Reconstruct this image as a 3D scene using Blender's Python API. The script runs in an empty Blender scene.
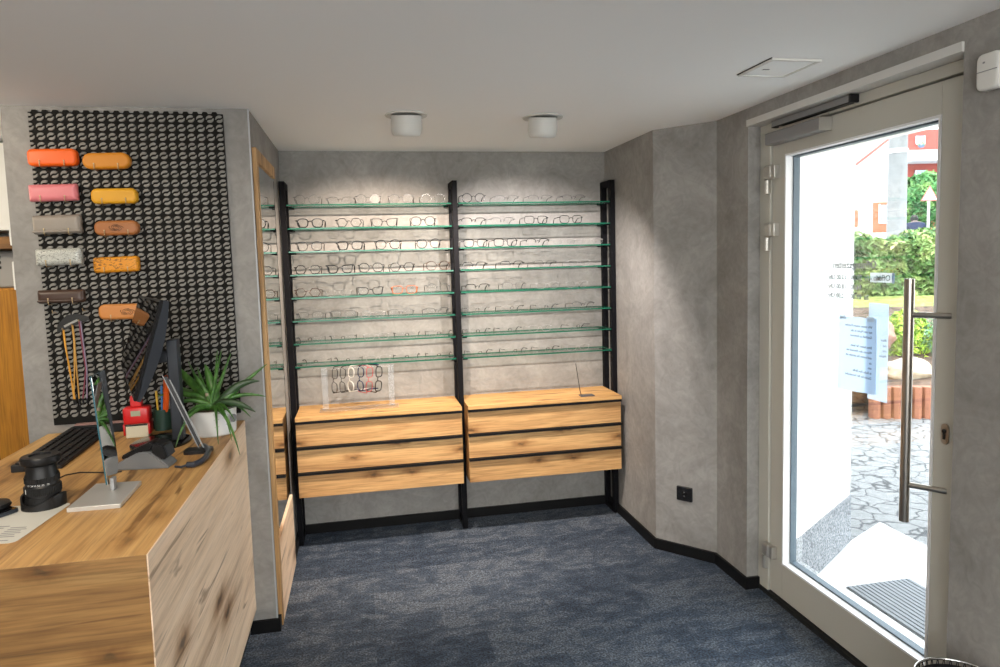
import bpy, bmesh, math, random
from mathutils import Vector, Matrix, Quaternion
random.seed(7)
S = bpy.context.scene
COL = S.collection
PI = math.pi
V = Vector

# ------------------------------------------------------------------ camera
CAM_F, CAM_CY, PITCH, ROLL, YAW, HC = 688.17, 318.36, .0866, -.0279, -.1989, 1.7125
def cam_axes():
    cy, sy = math.cos(YAW), math.sin(YAW)
    f = V((-sy*math.cos(PITCH), cy*math.cos(PITCH), -math.sin(PITCH)))
    r = V((cy, sy, 0)); u = r.cross(f)
    c, s = math.cos(ROLL), math.sin(ROLL)
    return c*r+s*u, -s*r+c*u, f
CR, CU, CF = cam_axes()
CP = V((0, 0, HC))
def at(px, py, depth):
    """a point of the street, measured along the line of sight"""
    return CP + (CR*((px-500)/CAM_F) + CU*((CAM_CY-py)/CAM_F) + CF)*depth
cd = bpy.data.cameras.new('camera'); cam = bpy.data.objects.new('camera', cd); COL.objects.link(cam)
cd.sensor_width = 36; cd.lens = CAM_F/1000*36; cd.shift_y = -(333.5-CAM_CY)/1000; cd.clip_start = .02; cd.clip_end = 300
M = Matrix((CR, CU, -CF)).transposed().to_4x4(); M.translation = CP
cam.matrix_world = M
S.camera = cam

# ------------------------------------------------------------------ materials
MATS = {}
def new_mat(name):
    m = bpy.data.materials.new(name); m.use_nodes = True
    n = m.node_tree; b = n.nodes['Principled BSDF']
    MATS[name] = m
    return m, n, b
def L(n, a, b): n.links.new(a, b)
def plain(name, col, rough=.5, metal=0., spec=.5, coat=0., noise=0., nscale=40, bump=0.):
    m, n, b = new_mat(name)
    b.inputs['Base Color'].default_value = (*col, 1)
    b.inputs['Roughness'].default_value = rough; b.inputs['Metallic'].default_value = metal
    b.inputs['Specular IOR Level'].default_value = spec; b.inputs['Coat Weight'].default_value = coat
    if noise or bump:
        tc = n.nodes.new('ShaderNodeTexCoord'); no = n.nodes.new('ShaderNodeTexNoise')
        no.inputs['Scale'].default_value = nscale; no.inputs['Detail'].default_value = 5
        L(n, tc.outputs['Object'], no.inputs['Vector'])
        if noise:
            mr = n.nodes.new('ShaderNodeValToRGB')
            mr.color_ramp.elements[0].position = .3; mr.color_ramp.elements[1].position = .7
            mr.color_ramp.elements[0].color = (*[c*(1-noise) for c in col], 1)
            mr.color_ramp.elements[1].color = (*[min(1, c*(1+noise)) for c in col], 1)
            L(n, no.outputs['Fac'], mr.inputs['Fac']); L(n, mr.outputs['Color'], b.inputs['Base Color'])
        if bump:
            bu = n.nodes.new('ShaderNodeBump'); bu.inputs['Strength'].default_value = bump; bu.inputs['Distance'].default_value = .004
            L(n, no.outputs['Fac'], bu.inputs['Height']); L(n, bu.outputs['Normal'], b.inputs['Normal'])
    return m
def ramp(n, stops):
    r = n.nodes.new('ShaderNodeValToRGB'); e = r.color_ramp.elements
    while len(e) < len(stops): e.new(.5)
    for x, (p, c) in zip(e, stops):
        x.position = p; x.color = (*c, 1) if len(c) == 3 else c
    return r
def mixc(n, fac, a, b, mode='MIX'):
    m = n.nodes.new('ShaderNodeMix'); m.data_type = 'RGBA'; m.blend_type = mode
    for sock, v in ((m.inputs[0], fac), (m.inputs[6], a), (m.inputs[7], b)):
        if hasattr(v, 'links'): L(n, v, sock)
        else: sock.default_value = v if not isinstance(v, tuple) else (*v, 1)
    return m.outputs[2]

def plaster(name, dark, light):
    m, n, b = new_mat(name)
    tc = n.nodes.new('ShaderNodeTexCoord')
    n1 = n.nodes.new('ShaderNodeTexNoise'); n1.inputs['Scale'].default_value = 2.6; n1.inputs['Detail'].default_value = 9
    n1.inputs['Roughness'].default_value = .68; n1.inputs['Distortion'].default_value = 1.6
    n2 = n.nodes.new('ShaderNodeTexNoise'); n2.inputs['Scale'].default_value = 14; n2.inputs['Detail'].default_value = 6; n2.inputs['Distortion'].default_value = 2.2
    L(n, tc.outputs['Object'], n1.inputs['Vector']); L(n, tc.outputs['Object'], n2.inputs['Vector'])
    r = ramp(n, [(.34, dark), (.66, light)]); L(n, n1.outputs['Fac'], r.inputs['Fac'])
    r2 = ramp(n, [(.38, (.82, .82, .82)), (.62, (1.12, 1.12, 1.12))]); L(n, n2.outputs['Fac'], r2.inputs['Fac'])
    L(n, mixc(n, .42, r.outputs['Color'], r2.outputs['Color'], 'MULTIPLY'), b.inputs['Base Color'])
    b.inputs['Roughness'].default_value = .62; b.inputs['Specular IOR Level'].default_value = .3
    bu = n.nodes.new('ShaderNodeBump'); bu.inputs['Strength'].default_value = .18; bu.inputs['Distance'].default_value = .004
    L(n, n2.outputs['Fac'], bu.inputs['Height']); L(n, bu.outputs['Normal'], b.inputs['Normal'])
    return m

def oak(name, axis, light, mid, dark, seed=0., knots=.5, rough=.5, grain=.75, plane=None, kd=1., cracks=.7):
    m, n, b = new_mat(name)
    tc = n.nodes.new('ShaderNodeTexCoord')
    def mp(along, across):
        q = n.nodes.new('ShaderNodeMapping'); s = [across]*3; s['XYZ'.index(axis)] = along
        q.inputs['Scale'].default_value = s; q.inputs['Location'].default_value = (seed, seed*1.7, seed*.6)
        L(n, tc.outputs['Object'], q.inputs['Vector']); return q.outputs['Vector']
    n1 = n.nodes.new('ShaderNodeTexNoise'); n1.inputs['Scale'].default_value = 1; n1.inputs['Detail'].default_value = 10; n1.inputs['Roughness'].default_value = .62; n1.inputs['Distortion'].default_value = .9
    L(n, mp(.9, 9), n1.inputs['Vector'])
    r1 = ramp(n, [(.28, dark), (.46, mid), (.68, light)]); L(n, n1.outputs['Fac'], r1.inputs['Fac'])
    n2 = n.nodes.new('ShaderNodeTexNoise'); n2.inputs['Scale'].default_value = 1; n2.inputs['Detail'].default_value = 4; n2.inputs['Distortion'].default_value = .4
    L(n, mp(5, 130), n2.inputs['Vector'])
    r2 = ramp(n, [(.3, (.58, .57, .55)), (.52, (1, 1, 1)), (.75, (1.14, 1.14, 1.14))]); L(n, n2.outputs['Fac'], r2.inputs['Fac'])
    c = mixc(n, grain, r1.outputs['Color'], r2.outputs['Color'], 'MULTIPLY')
    n5 = n.nodes.new('ShaderNodeTexNoise'); n5.inputs['Scale'].default_value = 1; n5.inputs['Detail'].default_value = 5; n5.inputs['Distortion'].default_value = .5
    L(n, mp(2.2, 45), n5.inputs['Vector']); r5 = ramp(n, [(.34, (.66, .62, .58)), (.5, (1, 1, 1))]); L(n, n5.outputs['Fac'], r5.inputs['Fac'])
    c = mixc(n, grain*.8, c, r5.outputs['Color'], 'MULTIPLY')
    # cracks
    n3 = n.nodes.new('ShaderNodeTexNoise'); n3.inputs['Scale'].default_value = 1; n3.inputs['Detail'].default_value = 3; n3.inputs['Distortion'].default_value = 1.2
    L(n, mp(1.5, 16), n3.inputs['Vector'])
    r3 = ramp(n, [(.32, (.22, .15, .10)), (.385, (1, 1, 1))]); L(n, n3.outputs['Fac'], r3.inputs['Fac'])
    c = mixc(n, cracks, c, r3.outputs['Color'], 'MULTIPLY')
    # knots, spread over the face of the board
    al, ac = plane or (axis, 'Z' if axis != 'Z' else 'Y')
    sp_ = n.nodes.new('ShaderNodeSeparateXYZ'); cb = n.nodes.new('ShaderNodeCombineXYZ')
    wn = n.nodes.new('ShaderNodeTexNoise'); wn.inputs['Scale'].default_value = 22; wn.inputs['Detail'].default_value = 3; L(n, tc.outputs['Object'], wn.inputs['Vector'])
    wm = n.nodes.new('ShaderNodeMix'); wm.data_type = 'VECTOR'; wm.inputs[0].default_value = .035; L(n, tc.outputs['Object'], wm.inputs[4]); L(n, wn.outputs['Color'], wm.inputs[5])
    L(n, wm.outputs[1], sp_.inputs[0])
    for o_, sc_, i_ in ((al, 2.3, 'X'), (ac, 6.2, 'Y')):
        q = n.nodes.new('ShaderNodeMath'); q.operation = 'MULTIPLY_ADD'; q.inputs[1].default_value = sc_*kd; q.inputs[2].default_value = seed*3.1
        L(n, sp_.outputs[o_], q.inputs[0]); L(n, q.outputs[0], cb.inputs[i_])
    vo = n.nodes.new('ShaderNodeTexVoronoi'); vo.voronoi_dimensions = '2D'; vo.inputs['Scale'].default_value = 1
    L(n, cb.outputs[0], vo.inputs['Vector'])
    r4 = ramp(n, [(.025, (.06, .04, .025)), (.06, (.40, .29, .2)), (.16, (.86, .82, .78)), (.26, (1, 1, 1))]); L(n, vo.outputs['Distance'], r4.inputs['Fac'])
    c = mixc(n, knots, c, r4.outputs['Color'], 'MULTIPLY')
    L(n, c, b.inputs['Base Color']); b.inputs['Roughness'].default_value = rough; b.inputs['Specular IOR Level'].default_value = .35
    bu = n.nodes.new('ShaderNodeBump'); bu.inputs['Strength'].default_value = .1; bu.inputs['Distance'].default_value = .002
    L(n, n2.outputs['Fac'], bu.inputs['Height']); L(n, bu.outputs['Normal'], b.inputs['Normal'])
    return m

def thin_glass(name, tint, gloss=.06, rough=.0, fres=.35):
    """clear sheet: lets light through and reflects with fresnel"""
    m = bpy.data.materials.new(name); m.use_nodes = True; n = m.node_tree; n.nodes.clear(); MATS[name] = m
    o = n.nodes.new('ShaderNodeOutputMaterial'); mx = n.nodes.new('ShaderNodeMixShader')
    t = n.nodes.new('ShaderNodeBsdfTransparent'); t.inputs['Color'].default_value = (*tint, 1)
    g = n.nodes.new('ShaderNodeBsdfGlossy'); g.inputs['Roughness'].default_value = rough
    lw = n.nodes.new('ShaderNodeLayerWeight'); lw.inputs['Blend'].default_value = .25
    mu = n.nodes.new('ShaderNodeMath'); mu.operation = 'MULTIPLY_ADD'; mu.inputs[1].default_value = fres; mu.inputs[2].default_value = gloss
    L(n, lw.outputs['Fresnel'], mu.inputs[0])
    L(n, mu.outputs[0], mx.inputs['Fac']); L(n, t.outputs[0], mx.inputs[1]); L(n, g.outputs[0], mx.inputs[2]); L(n, mx.outputs[0], o.inputs['Surface'])
    return m

WALL = plaster('grey trowelled plaster', (.232, .221, .208), (.335, .321, .303))
CEIL = plain('ceiling paint', (.93, .93, .915), .8, spec=.2, bump=.05, nscale=90)
BLACK = plain('black powder-coated steel', (.006, .006, .0075), .6, spec=.1)
SKIRT = plain('black skirting', (.005, .005, .0055), .55, spec=.2)
OAKX = oak('oak drawer fronts', 'X', (.66, .40, .17), (.52, .29, .115), (.33, .17, .065), 1.3, knots=.8)
OAKTOP = oak('oak cabinet top', 'X', (.70, .42, .17), (.58, .33, .12), (.40, .21, .07), 4.1, plane='XY')
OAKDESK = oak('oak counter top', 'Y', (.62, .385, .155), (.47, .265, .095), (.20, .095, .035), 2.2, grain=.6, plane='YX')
OAKFRONT = oak('shaded oak counter front', 'X', (.40, .225, .078), (.30, .155, .05), (.17, .085, .027), 7.7, knots=.7)  # counter oak in darker tones, the shade on the front painted in
OAKSIDE = oak('daylit oak counter side', 'Y', (.92, .71, .52), (.82, .61, .42), (.50, .33, .21), 5.0, knots=.85, grain=.34, kd=.55, cracks=.6)  # counter oak in paler tones, daylight from the door painted in
OAKMIR = oak('oak mirror frame', 'Z', (.62, .38, .17), (.47, .27, .11), (.30, .16, .07), 3.0, knots=.2)
WHITEPAINT = plain('door paint warm grey white', (.53, .515, .455), .45)
WHITE = plain('white plastic', (.72, .71, .67), .4)
WHITETRIM = plain('white lintel trim', (.62, .61, .58), .5)
GASKET = plain('blue grey glazing gasket', (.10, .135, .165), .5)
BEAD = plain('white glazing bead', (.8, .8, .8), .4)
STEEL = plain('brushed stainless steel', (.42, .385, .34), .28, 1.)
HINGE = plain('satin nickel', (.52, .5, .46), .4, .75)
ALU = plain('satin aluminium', (.30, .30, .305), .4, .6)
DULL = plain('dull silver edge', (.20, .20, .20), .45, .5)
PANE = thin_glass('clear window glass', (.97, .985, .98), .02)
SHELFG = thin_glass('clear shelf glass', (.965, .985, .975), .02)
LENSG = thin_glass('spectacle lens', (.975, .98, .98), .003, .25, .03)
ACRYL = thin_glass('clear acrylic', (.95, .96, .965), .15, .5, .2)
EDGE = plain('green shelf glass edge', (.007, .105, .062), .12)
MIRRORED = plain('silvered mirror', (.86, .88, .87), .01, 1.)
SCREEN = plain('glossy black screen', (.006, .006, .007), .03, spec=.45)
BLUEEDGE = plain('blue green glass edge', (.02, .10, .13), .2)
BPLAST = plain('black plastic', (.008, .008, .009), .4, spec=.3)
GPLAST = plain('slate plastic', (.022, .027, .036), .45, spec=.35)
RUBBER = plain('black rubber', (.01, .01, .01), .6)
PEGM = plain('brass peg', (.55, .42, .24), .35, .8)
LAMPW = plain('lamp white enamel', (.62, .61, .57), .45)

def carpet_mat():
    m, n, b = new_mat('navy carpet')
    tc = n.nodes.new('ShaderNodeTexCoord')
    br = n.nodes.new('ShaderNodeTexBrick'); br.inputs['Scale'].default_value = 1
    br.inputs['Brick Width'].default_value = .5; br.inputs['Row Height'].default_value = .25; br.inputs['Mortar Size'].default_value = .0
    br.inputs['Color1'].default_value = (0, 0, 0, 1); br.inputs['Color2'].default_value = (1, 1, 1, 1); br.offset = .37
    L(n, tc.outputs['Object'], br.inputs['Vector'])
    n1 = n.nodes.new('ShaderNodeTexNoise'); n1.inputs['Scale'].default_value = 8.; n1.inputs['Detail'].default_value = 7; n1.inputs['Roughness'].default_value = .7; n1.inputs['Distortion'].default_value = .6
    n2 = n.nodes.new('ShaderNodeTexNoise'); n2.inputs['Scale'].default_value = 120; n2.inputs['Detail'].default_value = 3
    n3 = n.nodes.new('ShaderNodeTexNoise'); n3.inputs['Scale'].default_value = 60; n3.inputs['Detail'].default_value = 3
    mp = n.nodes.new('ShaderNodeMapping'); mp.inputs['Scale'].default_value = (1, 1.9, 1)
    L(n, tc.outputs['Object'], mp.inputs['Vector']); L(n, mp.outputs['Vector'], n1.inputs['Vector'])
    L(n, tc.outputs['Object'], n2.inputs['Vector']); L(n, tc.outputs['Object'], n3.inputs['Vector'])
    a = n.nodes.new('ShaderNodeMath'); a.operation = 'MULTIPLY_ADD'; a.inputs[1].default_value = .16
    L(n, br.outputs['Color'], a.inputs[0]); L(n, n1.outputs['Fac'], a.inputs[2])
    r = ramp(n, [(.38, (.012, .021, .037)), (.55, (.032, .045, .066)), (.68, (.074, .088, .108))]); L(n, a.outputs[0], r.inputs['Fac'])
    r2 = ramp(n, [(.36, (.3, .3, .31)), (.64, (1.9, 1.9, 1.9))]); L(n, n2.outputs['Fac'], r2.inputs['Fac'])
    r3 = ramp(n, [(.35, (.6, .6, .6)), (.65, (1.35, 1.35, 1.35))]); L(n, n3.outputs['Fac'], r3.inputs['Fac'])
    c = mixc(n, .85, r.outputs['Color'], r2.outputs['Color'], 'MULTIPLY'); c = mixc(n, .7, c, r3.outputs['Color'], 'MULTIPLY')
    L(n, c, b.inputs['Base Color']); b.inputs['Roughness'].default_value = .8; b.inputs['Specular IOR Level'].default_value = .35; b.inputs['Sheen Weight'].default_value = .06; b.inputs['Sheen Roughness'].default_value = .5; b.inputs['Sheen Tint'].default_value = (.7, .82, 1, 1)
    bu = n.nodes.new('ShaderNodeBump'); bu.inputs['Strength'].default_value = .5; bu.inputs['Distance'].default_value = .006
    L(n, n2.outputs['Fac'], bu.inputs['Height']); L(n, bu.outputs['Normal'], b.inputs['Normal'])
    return m
CARPET = carpet_mat()

def leafmat(name, cols, scale=9., rough=.5):
    m, n, b = new_mat(name); tc = n.nodes.new('ShaderNodeTexCoord'); no = n.nodes.new('ShaderNodeTexNoise')
    no.inputs['Scale'].default_value = scale; no.inputs['Detail'].default_value = 4
    L(n, tc.outputs['Object'], no.inputs['Vector'])
    k = len(cols); r = ramp(n, [(.3+.4*i/(k-1), c) for i, c in enumerate(cols)])
    L(n, no.outputs['Fac'], r.inputs['Fac']); L(n, r.outputs['Color'], b.inputs['Base Color']); b.inputs['Roughness'].default_value = rough
    return m

# ------------------------------------------------------------------ mesh helpers
def BM(): return bmesh.new()
def obj(name, bm, mat, parent=None, smooth=False, loc=None):
    me = bpy.data.meshes.new(name); bmesh.ops.recalc_face_normals(bm, faces=bm.faces[:]) if not getattr(bm, 'keep', False) else None
    bm.to_mesh(me); bm.free()
    for m in (mat if isinstance(mat, (list, tuple)) else [mat]): me.materials.append(m)
    if smooth:
        for p in me.polygons: p.use_smooth = True
    o = bpy.data.objects.new(name, me); COL.objects.link(o)
    if parent: o.parent = parent
    if loc: o.location = loc
    return o
def soft(o, ang=40):
    me = o.data
    for p in me.polygons: p.use_smooth = True
    me.set_sharp_from_angle(angle=math.radians(ang))
    return o
def thing(name, label, cat, loc=(0, 0, 0), rz=0., group=None):
    o = bpy.data.objects.new(name, None); COL.objects.link(o); o.location = loc; o.rotation_euler = (0, 0, rz)
    o.empty_display_size = .05
    return tag(o, label, cat, group)
def tag(o, label=None, cat=None, group=None, kind=None):
    if label: o['label'] = label
    if cat: o['category'] = cat
    if group: o['group'] = group
    if kind: o['kind'] = kind
    return o
def struct(o, label=None, cat=None): 
    o['kind'] = 'structure'
    return tag(o, label, cat)
def box(bm, x0, x1, y0, y1, z0, z1, bev=0., seg=2, mi=0):
    vs = [bm.verts.new((x, y, z)) for x in (x0, x1) for y in (y0, y1) for z in (z0, z1)]
    idx = [(0, 1, 3, 2), (4, 6, 7, 5), (0, 4, 5, 1), (2, 3, 7, 6), (0, 2, 6, 4), (1, 5, 7, 3)]
    fs = [bm.faces.new([vs[i] for i in q]) for q in idx]
    for f in fs: f.material_index = mi
    if bev:
        es = list({e for f in fs for e in f.edges})
        bmesh.ops.bevel(bm, geom=es, offset=bev, segments=seg, affect='EDGES', profile=.5, clamp_overlap=True)
    return vs
def prism(bm, pts, z0, z1, mi=0):
    a = [bm.verts.new((p[0], p[1], z0)) for p in pts]; b = [bm.verts.new((p[0], p[1], z1)) for p in pts]
    k = len(pts); fs = [bm.faces.new(a[::-1]), bm.faces.new(b)]
    for i in range(k): fs.append(bm.faces.new((a[i], a[(i+1) % k], b[(i+1) % k], b[i])))
    for f in fs: f.material_index = mi
def extr(bm, pts3, vec, mi=0):
    """closed polygon of 3-D points pushed along vec"""
    a = [bm.verts.new(p) for p in pts3]; b = [bm.verts.new(V(p)+V(vec)) for p in pts3]; k = len(a)
    fs = [bm.faces.new(a[::-1]), bm.faces.new(b)]
    for i in range(k): fs.append(bm.faces.new((a[i], a[(i+1) % k], b[(i+1) % k], b[i])))
    for f in fs: f.material_index = mi
def tube(bm, pts, r, seg=8, closed=False, mi=0, flat=1.):
    """r: number or list of radii"""
    pts = [V(p) for p in pts]; k = len(pts); rs = r if isinstance(r, (list, tuple)) else [r]*k
    rings = []; up = None
    for i, p in enumerate(pts):
        if closed: t = pts[(i+1) % k]-pts[i-1]
        else: t = pts[min(i+1, k-1)]-pts[max(i-1, 0)]
        t.normalize()
        if up is None:
            up = V((0, 0, 1)) if abs(t.z) < .9 else V((1, 0, 0))
        n = up-t*up.dot(t)
        if n.length < 1e-4: n = V((1, 0, 0))-t*t.x
        n.normalize(); up = n; b = t.cross(n)
        rings.append([bm.verts.new(p+(n*math.cos(2*PI*j/seg)+b*math.sin(2*PI*j/seg)*flat)*rs[i]) for j in range(seg)])
    m = k if closed else k-1
    for i in range(m):
        A, B = rings[i], rings[(i+1) % k]
        for j in range(seg):
            f = bm.faces.new((A[j], A[(j+1) % seg], B[(j+1) % seg], B[j])); f.material_index = mi
    if not closed:
        bm.faces.new(rings[0][::-1]).material_index = mi; bm.faces.new(rings[-1]).material_index = mi
def lathe(bm, prof, seg=32, c=(0, 0, 0), mi=0, cap=True):
    """prof: list of (r,z)"""
    rings = []
    for r, z in prof:
        rings.append([bm.verts.new((c[0]+r*math.cos(2*PI*j/seg), c[1]+r*math.sin(2*PI*j/seg), c[2]+z)) for j in range(seg)])
    for A, B in zip(rings, rings[1:]):
        for j in range(seg):
            bm.faces.new((A[j], A[(j+1) % seg], B[(j+1) % seg], B[j])).material_index = mi
    if cap:
        if prof[0][0] > 1e-5: bm.faces.new(rings[0][::-1]).material_index = mi
        if prof[-1][0] > 1e-5: bm.faces.new(rings[-1]).material_index = mi
    return rings
def rrect(w, h, r, seg=6):
    r = min(r, w/2-1e-4, h/2-1e-4); out = []
    for cx, cz, a0 in ((w/2-r, h/2-r, 0), (-w/2+r, h/2-r, 90), (-w/2+r, -h/2+r, 180), (w/2-r, -h/2+r, 270)):
        for i in range(seg+1):
            a = math.radians(a0+90*i/seg); out.append((cx+r*math.cos(a), cz+r*math.sin(a)))
    return out
def pillow(bm, w, h, d, rc, edge, seg=8, y0=0., mi=0, prof=None):
    """rounded case lying in XZ, front towards -Y, thickness d from y0 to y0-d"""
    steps = 5; rings = []
    for k in range(steps+1):
        a = PI/2*k/steps; rings.append((edge*(1-math.cos(a)) if False else edge*(1-math.sin(a)), y0-edge+edge*math.cos(a)))
    # back edge (k reversed) then front
    full = [(edge*(1-math.sin(PI/2*k/steps)), y0-edge*(1-math.cos(PI/2*k/steps))) for k in range(steps+1)]
    full += [(edge*(1-math.cos(PI/2*k/steps)), y0-d+edge*(1-math.sin(PI/2*k/steps))) for k in range(steps+1)]
    vr = []
    for ins, y in full:
        pts = rrect(w-2*ins, h-2*ins, max(rc-ins, .002), seg)
        vr.append([bm.verts.new((x, y, z)) for x, z in pts])
    k = len(vr[0])
    for A, B in zip(vr, vr[1:]):
        for j in range(k): bm.faces.new((A[j], A[(j+1) % k], B[(j+1) % k], B[j])).material_index = mi
    bm.faces.new(vr[0]).material_index = mi; bm.faces.new(vr[-1][::-1]).material_index = mi
def text_bm(bm, s, size, mat4, depth=.0004, align='LEFT', mi=0, bold=0.):
    cu = bpy.data.curves.new('t', 'FONT'); cu.body = s; cu.size = size; cu.extrude = depth; cu.align_x = align; cu.resolution_u = 3; cu.offset = bold
    o = bpy.data.objects.new('t', cu); COL.objects.link(o)
    bpy.context.view_layer.update()
    me = bpy.data.meshes.new_from_object(o.evaluated_get(bpy.context.evaluated_depsgraph_get()))
    me.transform(mat4)
    k = len(bm.faces); bm.from_mesh(me); bm.faces.ensure_lookup_table()
    for f in bm.faces[k:]: f.material_index = mi
    bpy.data.objects.remove(o); bpy.data.curves.remove(cu); bpy.data.meshes.remove(me)
def basis(ox, ax, ay, az):
    m = Matrix((V(ax), V(ay), V(az))).transposed().to_4x4(); m.translation = V(ox); return m
def dup(o, parent=None):
    c = o.copy(); COL.objects.link(c)
    if parent: c.parent = parent
    for ch in o.children: dup(ch, c)
    return c

# ------------------------------------------------------------------ room shell
H = 2.40; YB = 4.424; YC = 3.257; XL = -.45; XR = 1.631; XD = 1.866
def sbox(name, mat, *a, **k):
    bm = BM(); box(bm, *a); return struct(obj(name, bm, mat))
sbox('floor', CARPET, -4, 1.95, -3.1, 4.55, -.1, 0)
sbox('ceiling', CEIL, -4.1, 2.0, -3.1, 4.6, H, H+.12)
sbox('wall_back', WALL, XL-.05, 1.75, YB, YB+.12, 0, H)
bm = BM(); prism(bm, [(-1.425, YC), (XL, YC), (XL, YB+.12), (-1.425, YB+.12)], 0, H); struct(obj('wall_left', bm, WALL))
bm = BM(); prism(bm, [(XR, YB+.1), (XR, 3.649), (XD, 3.373), (XD, 3.074), (2.0, 3.074), (2.0, YB+.1)], 0, H); struct(obj('wall_right', bm, WALL))
bm = BM(); prism(bm, [(XD, -3.1), (XD, 1.861), (2.0, 1.861), (2.0, -3.1)], 0, H); struct(obj('wall_door', bm, WALL))
bm = BM(); box(bm, XD, 2.0, 1.861, 3.074, 2.342, H); struct(obj('wall_lintel', bm, WALL))
# rest of the shop, behind the viewer and in the side nook
sbox('wall_side', WALL, -4.1, -4, -3.1, 4.6, 0, H)
sbox('wall_nook', WALL, -4, -1.425, 4.45, 4.57, 0, H)
bm = BM()
box(bm, -4, -2.6, -3.2, -3.1, 0, H); box(bm, 1.2, 1.95, -3.2, -3.1, 0, H); box(bm, -2.6, 1.2, -3.2, -3.1, 0, .5); box(bm, -2.6, 1.2, -3.2, -3.1, 2.2, H)
struct(obj('wall_front', bm, WALL))
bm = BM(); box(bm, -2.6, 1.2, -3.16, -3.14, .5, 2.2); w1 = struct(obj('window_1', bm, PANE))
bm = BM()
for x in (-2.6, -.72, 1.16): box(bm, x, x+.05, -3.18, -3.11, .5, 2.2)
box(bm, -2.6, 1.2, -3.18, -3.11, .5, .55); box(bm, -2.6, 1.2, -3.18, -3.11, 2.15, 2.2)
obj('window_frame', bm, WHITEPAINT, w1)
# baseboards
def skirting(name, pts, h=.06, t=.015):
    """strip along a polyline, thickness to the room side (left of travel)"""
    bm = BM(); off = []
    for i, p in enumerate(pts):
        ns = []
        for a, b in ((i-1, i), (i, i+1)):
            if a >= 0 and b < len(pts):
                d = (V(pts[b])-V(pts[a])).normalized(); ns.append(V((-d.y, d.x)))
        n = sum(ns, V((0, 0))).normalized(); k = 1/max(.4, n.dot(ns[0])); off.append((p[0]+n.x*t*k, p[1]+n.y*t*k))
    prism(bm, list(pts)+off[::-1], 0, h)
    return struct(obj(name, bm, SKIRT))
skirting('baseboard_right', [(1.94, 3.074), (XD, 3.074), (XD, 3.373), (XR, 3.649), (XR, YB)][::1][::-1][::-1], .06)
skirting('baseboard_back', [(XR-.016, YB), (XL+.016, YB)])
skirting('baseboard_left', [(XL, 4.40), (XL, 3.985)])
skirting('baseboard_pillar', [(XL, 3.288), (XL, YC), (-.57, YC)])
skirting('baseboard_door', [(XD, -3.0), (XD, 1.861)])
# white lining under the lintel
sbox('trim_1', WHITETRIM, 1.856, 1.94, 1.861, 3.074, 2.312, 2.342)
# pale corner bead of the pillar
sbox('trim_2', plain('corner bead', (.40, .415, .435), .4), XL-.004, XL+.0025, YC-.0025, YC+.006, .06, H)

# ------------------------------------------------------------------ door
door = struct(thing('door_1', 'white framed glass shop door with long steel pull bar', 'door', (1.93, 2.48, 0)))
def dpart(name, bm, mat, parent=door, **k):
    o = obj(name, bm, mat, None, **k); o.parent = parent
    p = V((0, 0, 0)); q = parent
    while q: p += V(q.location); q = q.parent
    o.data.transform(Matrix.Translation(-p)); return o
bm = BM()
box(bm, 1.93, 2.0, 2.99, 3.073, .0225, 2.2698, .002); box(bm, 1.93, 2.0, 1.862, 1.902, .0225, 2.2698, .002); box(bm, 1.93, 2.0, 1.862, 3.073, 2.27, 2.311, .002)
box(bm, 2.0065, 2.02, 2.95, 3.073, .0225, 2.311); box(bm, 2.0065, 2.02, 1.862, 1.95, .0225, 2.311); box(bm, 2.0065, 2.02, 1.9505, 2.9495, 2.23, 2.311)
dpart('door_frame', bm, WHITEPAINT)
bm = BM(); box(bm, 1.925, 2.06, 1.862, 3.073, .0, .022); dpart('threshold', bm, RUBBER)
LX0, LX1 = 1.94, 2.005
leaf = None
bm = BM()
Y0, Y1, G0, G1, Z0, Z1, GZ0, GZ1 = 1.905, 2.986, 2.016, 2.884, .028, 2.264, .200, 2.154
box(bm, LX0, LX1, G1, Y1, Z0, Z1, .003); box(bm, LX0, LX1, Y0, G0, Z0, Z1, .003)
box(bm, LX0, LX1, G0, G1, Z0, GZ0, .003); box(bm, LX0, LX1, G0, G1, GZ1, Z1, .003)
leaf = dpart('door_leaf', bm, WHITEPAINT)
def lpart(name, bm, mat, **k): return dpart(name, bm, mat, leaf, **k)
bm = BM(); b_ = .009
for a in ((G1-b_, G1, GZ0, GZ1), (G0, G0+b_, GZ0, GZ1), (G0+b_, G1-b_, GZ0, GZ0+b_), (G0+b_, G1-b_, GZ1-b_, GZ1)): box(bm, 1.936, 1.972, a[0], a[1], a[2], a[3])
lpart('glazing_bead', bm, BEAD)
bm = BM(); b_ = .016
for a in ((G1-b_, G1, GZ0, GZ1), (G0, G0+b_, GZ0, GZ1), (G0+b_, G1-b_, GZ0, GZ0+b_), (G0+b_, G1-b_, GZ1-b_, GZ1)): box(bm, 1.9725, 2.0045, a[0], a[1], a[2], a[3])
lpart('gasket', bm, GASKET)
bm = BM(); box(bm, 1.982, 1.988, G0+.004, G1-.004, GZ0+.004, GZ1-.004); lpart('glass_pane', bm, PANE)
bm = BM(); tube(bm, [(1.87, 2.061, .737), (1.87, 2.061, 1.603)], .0165, 20)
hb = lpart('pull_bar', bm, STEEL); soft(hb)
for z in (1.478, .872):
    bm = BM(); tube(bm, [(1.872, 2.058, z), (1.945, 1.957, z)], .0105, 14); soft(lpart('bar_support', bm, STEEL))
bm = BM()
pts = rrect(.028, .07, .0135, 6); extr(bm, [(1.9405, 1.962+p[0], 1.073+p[1]) for p in pts], (-.008, 0, 0))
lk = lpart('lock_plate', bm, STEEL)
bm = BM(); tube(bm, [(1.934, 1.962, 1.083), (1.929, 1.962, 1.083)], .0075, 14); box(bm, 1.929, 1.933, 1.9585, 1.9655, 1.055, 1.08); dpart('keyhole', bm, RUBBER, leaf)
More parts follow.
